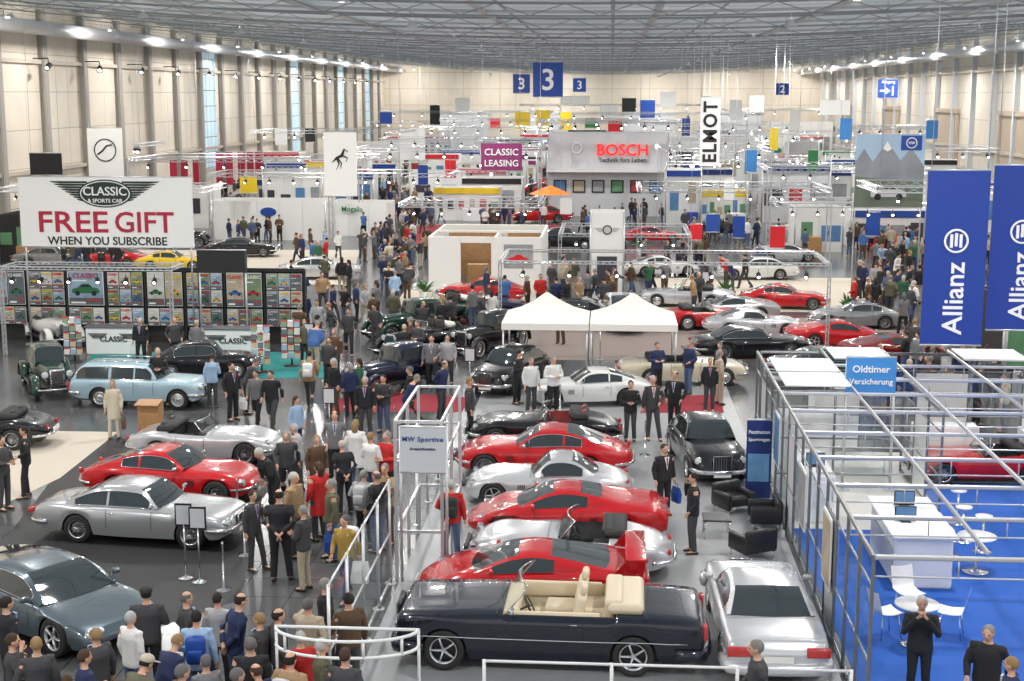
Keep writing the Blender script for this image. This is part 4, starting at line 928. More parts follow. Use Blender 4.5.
b=MB(); b.box((0,-.6,h*.55),(w*1.02,1.2,.15)); mk('canopy',b,WHT,o)
xl,xr=gp(430,292),gp(541,292); w=xr.x-xl.x; h=2.7; dep=6.5; BOX.append((xl.x,xr.x,xl.y,xl.y+dep))
o=empty('pavilion',((xl.x+xr.x)/2,xl.y,0),label='open-topped white pavilion with wood-toned interior and picture',category='stand')
for nm,c,d,m in (('front_wall',(-w*.36,0,h/2),(w*.28,.12,h),WHT),('front_wall',(w*.28,0,h/2),(w*.44,.12,h),WHT),('side_wall',(-w/2,dep/2,h/2),(.12,dep,h),WHT),('side_wall',(w/2,dep/2,h/2),(.12,dep,h),WHT),('rear_wall',(0,dep,h/2),(w,.12,h),CAN),('partition',(w*.05,dep*.55,h*.45),(.12,dep*.8,h*.9),WHT),
 ('lintel',(-w*.08,0,h-.15),(w*.3,.12,.3),WHT),('wood_panel',(-w*.2,dep*.9,h*.45),(w*.5,.08,h*.85),WOOD),('wood_panel',(w*.3,dep*.9,h*.45),(w*.35,.08,h*.85),WOOD),('counter',(-w*.12,dep*.5,.5),(w*.2,.6,1.0),WOOD),('picture',(w*.30,-.09,h*.66),(w*.26,.04,h*.42),PIC[2]),('parapet',(0,dep/2,h*.98),(w*.98,.1,.12),CAN)):
    b=MB(); b.rbox(c,d,.015,sm=False); mk(nm,b,m,o)
b=MB(); P_=[(-.45,0),(-.45,.13),(-.2,.2),(-.08,.3),(.12,.3),(.25,.19),(.45,.14),(.45,0)]; b.add([(w*.30+x*w*.2,-.125,h*.57+z*w*.2) for x,z in P_],[tuple(range(8))]); mk('car_picture',b,RED,o)
o,w,h,Y=booth(590,623,212,300,WHT,'white display tower with small winged emblem',1.5)
ringm(o,0,h*.80,.22,.05,BLKM,-.06)
b=MB(); b.lathe([(.001,0),(.17,0)],20,0,'Y',M=Matrix.Translation((0,-.07,h*.8)))
for s in(-1,1):
    for i in range(3): b.box((s*(.42-.04*i),-.06,h*.80+.08-.07*i),(.34-.08*i,.02,.035))
mk('emblem',b,GRY,o); b=MB(); b.box((0,-.07,h*.3),(w*.6,.04,h*.4)); mk('picture',b,PIC[5],o)
o,w,h,Y=booth(213,326,201,240,WHT,'long white exhibition wall with blue oval emblem',3)
b=MB(); b.lathe([(.001,0),(.3,0)],24,0,'Y',M=Matrix.Translation((0,-.07,h*.72))@Matrix.Diagonal((1.8,1,1,1))); mk('emblem',b,BLUE,o)
booth(330,388,203,236,WHT,'white stand with green lettering',3,[('Mogalla',.4,.8,.6,.2,GRN)])
for a,c,yt,yb,m,hd in [(672,760,137,200,WHT,None),(665,700,170,225,WHT,BLUE),(770,850,122,160,WHT,None),(700,746,190,226,CAN,YEL),(410,462,172,203,WHT,None),(462,522,178,214,WHT,BLKM),(255,300,152,186,WHT,RED),(128,210,188,228,WHT,None),
  (850,925,210,248,WHT,BLUE),(750,800,165,205,LGR,None),(803,850,170,210,WHT,NAVY),(360,400,152,178,WHT,None),(303,345,160,185,WHT,RED),(440,480,150,172,WHT,BLUE),(490,545,152,175,LGR,None),
  (930,1000,182,232,CAN,NAVY),(0,66,215,262,BLKM,None),(70,126,205,250,WHT,RED),(794,842,208,252,WHT,None),(1000,1060,300,400,BLKM,NAVY)]:
    booth(a,c,yt,yb,m,None,3,(),hd,pics=random.choice([2,4,6]),rich=True)
rs=random.Random(11)
Y=106
while Y<222:
    x=-34+rs.uniform(0,4)
    while x<28:
        w=rs.uniform(3.0,6.0); ok=all(not(x-0.8<b_ and x+w+.8>a and Y-1.8<d and Y+4.2>c) for a,b_,c,d in BOX) and all(abs(cx-(x+w/2))>w/2+l or abs(cy-(Y+1))>3 for cx,cy,an,l,w_ in FOOT)
        if ok and rs.random()<.8:
            booth(0,0,0,0,rs.choice([WHT,WHT,WHT,WHT,LGR,CAN,GRY,WHT,CAN,LGR]),None,2.4,(),rs.choice([None,None,None,None,BLUE,RED,NAVY,BLKM,GRN,YEL,PUR,WHT]),world=(x,x+w,Y,rs.choice([2.5,2.5,3,3.5,4.2])),sides=True,pics=rs.choice([3,4,6]),rich=True)
        elif carfree(x+2.5,Y-1.2): car(rs.choice(['gt','coupe','roadster','fifties','mid','sec']),0,0,0,rs.choice(['red','silver','black','white','dark green','cream','blue','dark red']),rs.uniform(-20,20)+rs.choice([0,180]),pos=Vector((x+2.5,Y-1.2,0)),extra='in front of far stands')
        x+=w+rs.uniform(.5,3.2)
    Y+=9
# magazine stand
Yw=52.0; xa,xb=pp(-10,300,Yw).x,pp(305,300,Yw).x
o=empty('magazine_stand_wall',((xa+xb)/2,Yw,0),label='black framed display wall of a magazine stand',category='display wall'); BOX.append((xa,xb,Yw-.6,Yw+.3))
w=xb-xa; b=MB(); b.box((0,.15,1.4),(w,.06,2.8)); mk('back_panel',b,BLKM,o)
for i in range(9): b=MB(); b.box((-w/2+w*i/8,0,1.45),(.08,.12,2.9)); mk('post',b,BLK,o)
b=MB(); b.box((0,0,2.88),(w,.14,.1)); mk('beam',b,BLK,o)
SIL=[mat('sil_%s'%n,c,.4) for n,c in (('red',(.5,.02,.02)),('silver',(.5,.5,.52)),('green',(.02,.15,.06)),('blue',(.03,.12,.4)),('yellow',(.7,.45,.03)))]
BG=[mat('cover_%s'%n,c,.5,noise=.9,nscale=4) for n,c in (('sky',(.28,.40,.52)),('sand',(.5,.42,.3)),('dark',(.12,.14,.16)),('leaf',(.2,.27,.16)),('pale',(.62,.6,.57)))]
def poster(x,z,w,h,Y,bg,cm,hdm,name='poster'):
    b=MB(); b.box((0,0,h/2),(w,.03,h),0); b.box((0,-.018,h*.5),(w*.96,.01,h*.97),1); b.box((0,-.022,h*.12),(w*.96,.012,h*.20),2); b.box((-w*.22,-.03,h*.08),(w*.4,.012,h*.05),0); b.box((w*.22,-.03,h*.15),(w*.35,.012,h*.04),3); b.box((-w*.2,-.028,h*.73),(w*.45,.012,h*.03),0)
    o=mk(name,b,[WHT,bg,MT['cover_dark'],RED],None,(x,Y,z),label='magazine cover poster with car picture and coloured title',category='poster',group='magazine posters on the display wall')
    silhouette(o,w*.92,h,cm,-.03,.36); text('CLASSIC',w*.9,h*.15,hdm,o,(0,-.03,h*.88),inpl(0)); return o
for i in range(8):
    cx=xa+w*(i+.5)/8; pw=w/8-.14
    if i in (2,): poster(cx,1.45,pw,1.3,Yw-.08,BG[(i*2+1)%5],SIL[i%5],(RED,WLAC,DRED,YEL)[i%4])
    elif i in (0,4,6):
        for k in range(2): poster(cx+(k-.5)*pw/2,1.45,pw/2-.05,1.3,Yw-.08,BG[(i+k*2)%5],SIL[(i*3+k*2)%5],(RED,WLAC,YEL)[(i+k)%3])
    else:
        for r_ in range(2):
            for k in range(3): poster(cx+(k-1)*pw/3,1.45+.66*r_,pw/3-.04,.62,Yw-.08,BG[(i+k*2+r_)%5],SIL[(i*3+k*2+r_)%5],(RED,WLAC,YEL)[(i+k)%3])
    for k in range(3): poster(cx+(k-1)*pw/3,.70,pw/3-.04,.66,Yw-.10,BG[(i+k)%5],SIL[(i*3+k)%5],(WLAC,RED)[k%2])
for x,y,wd in ((120,352,2.1),(238,354,2.3)):
    p=gp(x,y); o=empty('counter',(p.x,p.y-.3,0),label='white reception counter with dark lettering on front',category='counter'); BOX.append((p.x-wd/2,p.x+wd/2,p.y-.7,p.y))
    b=MB(); b.rbox((0,0,.5),(wd,.6,1.0),.05,sm=False); mk('body',b,WLAC,o); b=MB(); b.rbox((0,0,1.03),(wd+.1,.7,.05),.02,sm=False); mk('worktop',b,DARKF,o); text('CLASSIC',wd*.6,.2,BLKM,o,(0,-.315,.6),inpl(0))
    b=MB()
    for s in(-1,1):
        for i in range(4): b.box((s*wd*.28,-.31,.78-.05*i),(wd*(.34-.05*i),.01,.03))
    mk('emblem',b,BLKM,o)
def rack(x,y):
    p=gp(x,y); o=empty('magazine_rack',(p.x,p.y,0),label='black wire rack filled with colourful magazines',category='rack')
    b=MB(); b.tube([(0,0,0),(0,0,1.7)],.03,6); b.lathe([(.28,0),(.28,.03),(.03,.05)],12,cap=True); mk('frame',b,BLK,o)
    for k in range(5):
        for j in (-1,0,1): b=MB(); M=Matrix.Translation((j*.23,-.10,.42+k*.28))@Matrix.Rotation(rad(-14),4,'X'); b.box((0,0,0),(.2,.015,.25),0,M); b.box((0,-.01,.09),(.18,.008,.05),1,M); mk('magazine',b,[BG[(k+j)%5],RED if (k+j)%2 else WLAC],o)
for a in ((75,362),(262,372),(292,366)): rack(*a)
board(198,250,246,272,50,BLK,'screen','large black screen box above display wall','screen',wires=False,post=True,th=.3)
p=gp(152,440); o=empty('lectern',(p.x,p.y,0),label='beech wood lectern beside carpet edge',category='lectern')
b=MB(); b.loft([[(-.28,-.2,0),(.28,-.2,0),(.28,.2,0),(-.28,.2,0)],[(-.3,-.22,1.0),(.3,-.22,1.0),(.3,.22,1.1),(-.3,.22,1.1)]],sm=False); mk('body',b,WOOD,o)
b=MB(); b.rbox((0,0,1.1),(.66,.5,.04),.01,0,Matrix.Rotation(rad(8),4,'X'),sm=False); mk('reading_board',b,WOOD,o)
# marquees
for x in (549,636):
    D=46.8; p=Vector(((x-612)/1400*D,D,0)); hh=2.0; o=empty('marquee',(p.x,p.y,0),label='white pyramid-roofed fabric pavilion on thin poles',category='tent'); s=1.38
    for a in(-1,1):
        for c in(-1,1): b=MB(); b.tube([(a*s,c*s,0),(a*s,c*s,hh)],.03,8); b.box((a*s,c*s,.01),(.2,.2,.02)); mk('pole',b,ALU,o)
    sq_=lambda k,z:[(a*s*k,c*s*k,z) for a,c in ((-1,-1),(0,-1),(1,-1),(1,0),(1,1),(0,1),(-1,1),(-1,0))]
    b=MB(); b.loft([sq_(1.04,hh-.22),sq_(1.04,hh),sq_(.66,hh+.22),sq_(.33,hh+.50),sq_(.02,hh+.85)],sm=False,cap=False); mk('canopy',b,CAN,o)
p=gp(550,222); BOX.append((p.x-1.7,p.x+1.7,p.y-1.7,p.y+1.7)); o=empty('parasol',(p.x,p.y,0),label='orange parasol on a pole near far stand',category='parasol'); b=MB(); b.tube([(0,0,0),(0,0,2.6)],.04,6); mk('pole',b,ALU,o)
b=MB(); b.lathe([(1.6,2.1),(.8,2.45),(.02,2.75)],8,sm=False); mk('canopy',b,ORG,o)
TMPL=True
b=MB(); b.lathe([(.11,-.15),(.13,0),(.14,.18)],12,0,'Y',M=Matrix.Rotation(rad(35),4,'X')@Matrix.Rotation(math.pi,4,'Z')); b.tube([(0,0,.05),(0,0,.35)],.02,5); SPT=mk('spotlight',b,BLK)
b=MB(); b.lathe([(.085,.15),(.001,.16)],12,0,'Y',M=Matrix.Rotation(rad(35),4,'X')@Matrix.Rotation(math.pi,4,'Z')); mk('lamp_lens',b,LIT,SPT)
TMPL=False
def truss_rig(x0,x1,yt,Y,dep=6,legs=True,spots=5,tw=.24):
    a=pp(x0,yt,Y); c=pp(x1,yt,Y); z=a.z; ax,cx=max(a.x,XL+5 if z>10 else XL+1.2),min(c.x,XR-5 if z>10 else XR-1.2); o=empty('lighting_truss',(0,0,0),label='aluminium lighting truss frame over exhibition stands',category='truss'); o.location=((ax+cx)/2,Y,0); w=cx-ax
    for yy in ([0,dep] if dep else [0]): b=MB(); truss_mb(b,(-w/2,yy,z),(w/2,yy,z),tw); mk('beam',b,ALU,o)
    if dep:
        for s in(-1,1): b=MB(); truss_mb(b,(s*w/2,0,z),(s*w/2,dep,z),tw); mk('beam',b,ALU,o)
    for s in(-1,1):
        b=MB()
        if legs: truss_mb(b,(s*w/2,0,0),(s*w/2,0,z),tw); mk('tower',b,ALU,o)
        else: b.tube([(s*w/2,0,z),(s*w/2,0,CEIL((ax+cx)/2+s*w/2)-.1)],.012,4); mk('suspension_wire',b,ALU,o)
    for i in range(spots):
        inst(SPT,((ax+cx)/2-w/2+w*(i+.5)/spots,Y-.2,z-.40),random.uniform(-.4,.4),max(.7,min(1.15,Y/100)),dict(label='black spotlight hanging from a truss with lit lens',category='spotlight',group='truss spotlights'))
for a in [(0,170,268,49,1.5,True,6,.10),(130,360,160,95,8,True,6),(350,540,150,105,8,True,7),(540,680,122,108,6,True,6),(660,770,150,100,8,True,5),(770,930,170,88,8,True,6),(700,860,135,130,10,False,6),(420,560,128,148,10,False,6),
 (250,400,132,130,10,False,5),(560,760,114,170,10,False,7),(380,550,112,190,8,False,6),(720,830,110,192,8,False,5),(500,830,262,52,4,True,7,.10),(850,1000,150,105,8,False,6),(640,830,190,80,6,True,6),(560,690,235,72,6,True,4,.16),(10,140,145,104,6,False,5),(880,1060,190,60,5,False,5),
 (440,640,120,160,6,False,7),(640,800,125,150,6,False,6),(380,520,140,122,6,False,6),(680,820,160,112,6,False,6),(210,330,175,88,4,True,5),(300,430,122,210,8,False,5),(780,930,205,72,4,False,6),(400,540,205,78,5,False,5),(850,930,128,125,6,False,4),(0,200,190,75,5,False,6),(520,700,105,210,6,False,7),(600,760,140,122,5,False,7),(330,450,175,98,5,False,5),(480,600,140,138,5,False,6)]:
    truss_rig(*a)
for i in range(14):
    y=88+i*9; o=inst(SPT,(XL+1.4,y,11.2),random.uniform(-.3,.3),1.4,dict(label='black spotlight with lit lens along side wall',category='spotlight',group='wall spotlights'))
    b=MB(); b.tube([(0,0,.35),(-.85,0,.35)],.03,5); mk('bracket',b,BLK,o)
# ---------------- centre stand fence ----------
XF=-4.1
def fence(name,pts,h,m,label,gl=True,rails=(1.0,)):
    o=empty(name,(pts[0][0],pts[0][1],0),label=label,category='fence'); p0=Vector((pts[0][0],pts[0][1],0))
    P=[Vector((p[0],p[1],0))-p0 for p in pts]
    for p in P: b=MB(); b.tube([p,p+Vector((0,0,h))],.028,8); b.lathe([(.12,0),(.12,.02),(.04,.03)],12,M=Matrix.Translation(p)); mk('post',b,m,o)
    for a,c in zip(P,P[1:]):
        for k in rails: b=MB(); b.tube([a+Vector((0,0,h*k-.02)),c+Vector((0,0,h*k-.02))],.022,6); mk('rail',b,m,o)
        if gl: b=MB(); b.quad(a+Vector((0,0,.08)),c+Vector((0,0,.08)),c+Vector((0,0,h*.93)),a+Vector((0,0,h*.93))); mk('glass_panel',b,CG,o)
fence('glass_partition',[(XF-.1,20.0),(XF-.1,21.5),(XF-.1,23),(XF-.1,24.5),(XF-.1,25.9)],2.1,ALU,'tall glass partition with metal posts beside cars',True,(1.0,.5,.06))
fence('glass_fence',[(XF-.1,29.7),(XF-.1,31.5),(XF-.1,33.5),(XF-.1,35.5)],1.2,ALU,'low glass fence with metal posts beside cars')
fh=3.2; TX0,TX1,TY0,TY1=-4.1,-3.2,26.1,29.4
o=empty('aluminium_tower',((TX0+TX1)/2,(TY0+TY1)/2,0),label='open aluminium post tower beside display fence',category='tower'); hx,hy=(TX1-TX0)/2,(TY1-TY0)/2
for a in(-hx,hx):
    for c in(-hy,0,hy): b=MB(); b.box((a,c,fh/2),(.06,.06,fh)); mk('post',b,ALU,o)
for z in (fh,fh-.8,1.0):
    for c,d in (((0,-hy,z),(2*hx,.05,.05)),((0,hy,z),(2*hx,.05,.05)),((-hx,0,z),(.05,2*hy,.05)),((hx,0,z),(.05,2*hy,.05))): b=MB(); b.box(c,d); mk('beam',b,ALU,o)
o,w,h=board(400,427,446,472,TY0-.12,mat('sign_grey',(.66,.70,.74),.5),'sign','grey sign panel with blue lettering on metal posts','sign',[('MW Sportive',.5,.72,.88,.3,BLUE),('Dreieich/Frankfurt',.5,.52,.55,.10,NAVY)],wires=False)
zb=o.location.z
for s in(-.5,.5): q=MB(); q.tube([(s*w,.05,-zb),(s*w,.05,h)],.03,8); mk('post',q,ALU,o)
pg=gp(347,628,1.75)
o=empty('entrance_gate',(pg.x,pg.y,0),label='white tubular curved entrance gate with double rail',category='gate')
PW=mat('white_tube',(.78,.79,.8),.35)
arc=lambda r,z:[(r*math.cos(rad(t)),-r*.5*math.sin(rad(t)),z) for t in range(0,181,12)]
for z in (1.5,1.75): b=MB(); b.tube(arc(1.05,z),.025,8); mk('rail',b,PW,o)
b=MB(); b.tube([(-1.05,0,1.75),(1.05,0,1.75)],.025,8); mk('rail',b,PW,o)
for t in (0,36,72,108,144,180):
    x,y=1.05*math.cos(rad(t)),-1.05*.5*math.sin(rad(t)); b=MB(); b.tube([(x,y,0 if t in(0,180) else 1.5),(x,y,1.75)],.022,8); mk('post',b,PW,o)
fence('railing',[(-1.85,20.2),(.1,20.2),(2.0,20.2),(3.7,20.2)],.88,PW,'white tubular railing in front of a convertible',False,(1.0,.55))
# glazed stand
FRT=mat('frame_top',(.15,.155,.165),.35,.5)
def framewall(pts,h,label,pan=None,name='glazed_partition'):
    o=empty(name,(pts[0][0],pts[0][1],0),label=label,category='partition'); p0=Vector((pts[0][0],pts[0][1],0)); P=[Vector((a,c,0))-p0 for a,c in pts]
    for p in P: b=MB(); b.rbox((p.x,p.y,h/2),(.055,.055,h),.015,sm=False); mk('post',b,DARKF,o)
    for i,(a,c) in enumerate(zip(P,P[1:])):
        for z in(.08,1.0,h-.04,h-.5):
            b=MB(); b.tube([a+Vector((0,0,z)),c+Vector((0,0,z))],.022 if z!=h-.04 else .045,6,sm=False); mk('beam',b,DARKF if z<h-.1 else FRT,o)
        m=(pan[i%len(pan)] if pan else CG)
        b=MB(); b.quad(a+Vector((0,0,.1)),c+Vector((0,0,.1)),c+Vector((0,0,h-.55)),a+Vector((0,0,h-.55))); mk('glass_panel' if m is CG else 'panel',b,m,o)
    return o
XA,XC=3.95,13.9; ys=[20.2,21.3,22.4,23.5,24.6,25.7,26.8,27.9,29,30.1,31.2,32.3,33.4,34.6,35.8,37]
framewall([(XA,y) for y in ys],2.7,'grey framed glazed partition wall of exhibition stand',[CG,CG,CG,LGR,CG])
framewall([(XA+.1,37),(5.3,37),(6.7,37),(8.1,37),(9.5,37),(10.9,37),(12.3,37),(XC,37)],2.7,'grey framed rear partition of exhibition stand',[CG,WHT])
framewall([(9.3,20.4),(9.3,21.6),(9.3,22.8),(9.3,24.0),(9.3,25.2)],2.7,'grey framed white partition beside blue carpet',[WHT,CG])
framewall([(10.2,30.6),(11.4,30.6),(12.6,30.6),(XC,30.6)],2.5,'grey framed glass cross partition in stand',[CG,WHT,CG])
framewall([(7.4,30.8),(7.4,32.2),(7.4,33.6),(7.4,35.0)],2.5,'grey framed glass partition inside stand',[CG,WHT,CG])
framewall([(4.2,34.3),(5.6,34.3),(7.0,34.3)],2.3,'grey framed white cross partition in stand',[WHT,CG])
for y in (20.2,22.2,24.1,26,28,30,31.8,33.5,35.3):
    b=MB(); b.rbox((0,0,0),(XC-XA,.05,.08),.02,sm=False); b.tube([(-(XC-XA)/2,0,-.30),((XC-XA)/2,0,-.30)],.015,6)
    for i in range(9): b.tube([(-(XC-XA)/2+(XC-XA)*i/8,0,-.30),(-(XC-XA)/2+(XC-XA)*i/8,0,0)],.012,4)
    mk('overhead_beam',b,ALU,None,((XA+XC)/2,y,2.66),label='silver overhead beam spanning the glazed stand',category='beam',group='overhead beams of glazed stand')
for x in (5.6,7.2,8.9,10.6,12.3):
    b=MB(); b.rbox((0,0,0),(.05,16.8,.08),.02,sm=False); mk('overhead_beam',b,ALU,None,(x,28.6,2.76),label='silver lengthwise overhead beam of glazed stand',category='beam',group='overhead beams of glazed stand')
for x,y,dx,dy in ((4.8,34.4,1.5,1.6),(4.8,32.6,1.5,1.5),(6.4,36.1,1.4,1.5),(9.75,36.1,1.6,1.5),(11.45,32.6,1.6,1.5),(13.1,29,1.5,1.7)):
    b=MB(); b.rbox((0,0,0),(dx,dy,.05),.02,sm=False); mk('overhead_panel',b,WHT,None,(x,y,2.83),label='white flat ceiling panel on stand overhead frame',category='panel',group='white overhead panels')
for y,z,ww,hh_,m in ((24.1,.9,.9,1.3,PIC[1]),(31.7,1.0,.9,1.2,PIC[0]),(27.3,.9,.9,1.2,PIC[2])):
    b=MB(); b.box((0,0,0),(.03,ww,hh_)); b.box((-.02,0,0),(.01,ww*.9,hh_*.9),1); mk('poster',b,[WHT,m],None,(XA-.06,y,z+.6),label='framed picture poster fixed to glazed partition',category='poster')
o=empty('counter',(6.1,27.6,0),label='white reception counter on blue carpet',category='counter')
b=MB(); b.rbox((0,0,.5),(1.1,2.6,1.0),.05,sm=False); mk('body',b,WLAC,o); b=MB(); b.rbox((0,0,1.04),(1.25,2.8,.06),.02,sm=False); mk('worktop',b,WHT,o); b=MB(); b.box((-.57,0,.5),(.02,2.2,.5)); mk('front_panel',b,GRY,o)
for x,y,d in ((4.7,31.6,(.7,2.4)),(8.6,35.6,(1.6,.6)),(11.5,35.2,(2.2,.7)),(12.6,29.4,(1.6,.7)),(11.9,24.2,(.8,1.8))):
    o=empty('display_cabinet',(x,y,0),label='white display cabinet with door in glazed stand',category='cabinet'); b=MB(); b.rbox((0,0,.55),(d[0],d[1],1.1),.03,sm=False); mk('body',b,WLAC,o); b=MB(); b.box((0,-d[1]/2-.01,.5),(d[0]*.9,.02,.9)); mk('door',b,WHT,o)
for i,(x,y) in enumerate(((5.9,27.2),(6.1,28.3),(4.7,31.2))):
    b=MB(); b.rbox((0,0,.17),(.42,.05,.30),.01,sm=False); b.box((0,-.028,.18),(.38,.005,.25),1); b.rbox((0,0,.01),(.2,.16,.02),.005,sm=False); mk('monitor',b,[BLK,PIC[0]],None,(x,y,1.07 if i<2 else 1.10),label='small black flat monitor standing on a white counter',category='monitor')
TMPL=True
def chair_t():
    r=MB(); pts=[]
    for i in range(9):
        t=i/8
        if t<.5: x,z=.22-.42*(t/.5),.45-.03*math.sin(t*math.pi*2)
        else: x,z=-.20-.10*((t-.5)/.5),.45+.40*((t-.5)/.5)
        pts.append([(x,y,z+.03*abs(y/.22)**2) for y in [-.22+.055*k for k in range(9)]])
    r.loft(pts,cap=False,closed=False)
    root=mk('chair',r,WLAC)
    for a in(-1,1):
        for c in(-1,1): b=MB(); b.tube([(a*.15,c*.15,.44),(a*.2,c*.2,0)],.012,6); mk('leg',b,CHROME,root)
    return root
CH=chair_t()
b=MB(); b.lathe([(.001,.72),(.38,.72),(.38,.75),(.001,.75)],24); TB=mk('table',b,WLAC); b=MB(); b.tube([(0,0,.02),(0,0,.72)],.03,8); mk('pole',b,CHROME,TB); b=MB(); b.lathe([(.26,0),(.26,.02),(.04,.04)],20,cap=True); mk('base',b,CHROME,TB)
b=MB(); b.lathe([(.001,.74),(.17,.74),(.18,.78),(.001,.80)],16); STL=mk('bar_stool',b,WLAC); b=MB(); b.tube([(0,0,.02),(0,0,.74)],.025,8); mk('pole',b,CHROME,STL); b=MB(); b.lathe([(.2,0),(.2,.02),(.03,.04)],16,cap=True); mk('base',b,CHROME,STL)
b=MB(); b.rbox((0,0,.33),(.62,.55,.26),.06); AC=mk('armchair',b,BLEA)
b=MB(); b.rbox((-.33,0,.45),(.16,.85,.55),.06); mk('backrest',b,BLEA,AC)
for s in(1,-1): b=MB(); b.rbox((0,s*.36,.36),(.75,.15,.42),.05); mk('armrest',b,BLEA,AC)
for a in(-1,1):
    for c in(-1,1): b=MB(); b.tube([(a*.32,c*.36,0),(a*.32,c*.36,.16)],.02,6); mk('leg',b,CHROME,AC)
TMPL=False
for x,y,h in ((950,636,160),(885,636,20),(908,616,-70)):
    p=gp(x,y); inst(CH,(p.x,p.y,.012),rad(h),1,dict(label='white shell chair with chrome legs on blue carpet',category='chair',group='white chairs of the glazed stand'))
for x,y in ((915,645),(975,572)):
    p=gp(x,y); inst(TB,(p.x,p.y,.012),0,1,dict(label='round white table on a chrome pedestal',category='table',group='round white tables'))
for x,y in ((948,556),(962,542),(982,552),(957,524)):
    p=gp(x,y); inst(STL,(p.x,p.y,.012),0,1,dict(label='white bar stool with chrome foot',category='stool',group='bar stools at the counter'))
for x,y,h in ((733,512,-60),(764,526,180),(752,556,120)):
    p=gp(x,y); inst(AC,(p.x,p.y,.008),rad(h),.9,dict(label='black leather cube armchair with chrome legs',category='armchair',group='black lounge armchairs'))
p=gp(716,536); o=empty('coffee_table',(p.x,p.y,0),label='low dark coffee table with square top',category='table')
b=MB(); b.rbox((0,0,.42),(.6,.6,.04),.02,sm=False); mk('table_top',b,BLK,o)
for a in(-1,1):
    for c in(-1,1): b=MB(); b.tube([(a*.26,c*.26,0),(a*.26,c*.26,.4)],.02,6); mk('leg',b,CHROME,o)
def signstand(x,y,hh=1.3):
    p=gp(x,y); o=empty('sign_stand',(p.x,p.y,0),label='black framed information board on a chrome foot',category='sign stand')
    b=MB(); b.lathe([(.16,0),(.16,.02),(.02,.05)],16,cap=True); mk('base',b,CHROME,o); b=MB(); b.tube([(0,0,.03),(0,0,hh-.1)],.018,8); mk('pole',b,CHROME,o)
    b=MB(); b.box((0,0,hh),(.34,.03,.46)); b.box((0,-.018,hh),(.28,.01,.38),1); mk('panel',b,[BLK,LGR],o)
for a in ((186,578),(200,582),(330,442),(600,360),(470,395),(705,305),(310,366)): signstand(*a)
def stanchion(x,y):
    p=gp(x,y); b=MB(); b.lathe([(.15,0),(.15,.02),(.025,.05),(.02,.9),(.03,.95),(.001,.98)],14); mk('barrier_post',b,CHROME,None,(p.x,p.y,0),label='chrome barrier post beside display cars',category='post',group='chrome barrier posts')
for a in ((245,555),(238,520),(224,590),(290,470),(345,440),(395,440),(645,455),(560,416),(735,318),(870,318),(650,318)): stanchion(*a)
LEAF=mat('leaf_green',(.05,.16,.03),.6)
def plant(x,y,s=1):
    p=gp(x,y); o=empty('potted_plant',(p.x,p.y,0),label='green potted plant beside a stand',category='plant'); b=MB(); b.lathe([(.16,0),(.22,.4),(.2,.4),(.19,.34),(.001,.34)],14,cap=False); mk('pot',b,WLAC,o)
    b=MB()
    for i in range(40):
        a=random.uniform(0,6.3); e=random.uniform(.2,1.3); L=random.uniform(.5,1.0)*s; d=Vector((math.cos(a)*math.cos(e),math.sin(a)*math.cos(e),math.sin(e))); q=Vector((0,0,.36)); n=d.cross(Vector((0,0,1))).normalized()*.05
        m=q+d*L*.6; t=q+d*L-Vector((0,0,.15*L)); b.add([q,m+n,t,m-n],[(0,1,2,3)])
    mk('foliage',b,LEAF,o)
for a in ((725,300),(548,306),(424,300),(848,318),(640,255)): plant(*a)
def bag(p,m,label,s=1,rz=0):
    b=MB(); b.loft([[(-.16,-.05,0),(.16,-.05,0),(.16,.05,0),(-.16,.05,0)],[(-.18,-.06,.25),(.18,-.06,.25),(.18,.06,.25),(-.18,.06,.25)],[(-.16,-.015,.42),(.16,-.015,.42),(.16,.015,.42),(-.16,.015,.42)]],sm=False)
    o=mk('carrier_bag',b,m,None,p,(0,0,rz),label=label,category='bag'); o.scale=(s,s,s); q=MB(); q.tube([(-.08,0,.4),(-.05,0,.52),(.05,0,.52),(.08,0,.4)],.01,5); mk('handle',q,m,o)
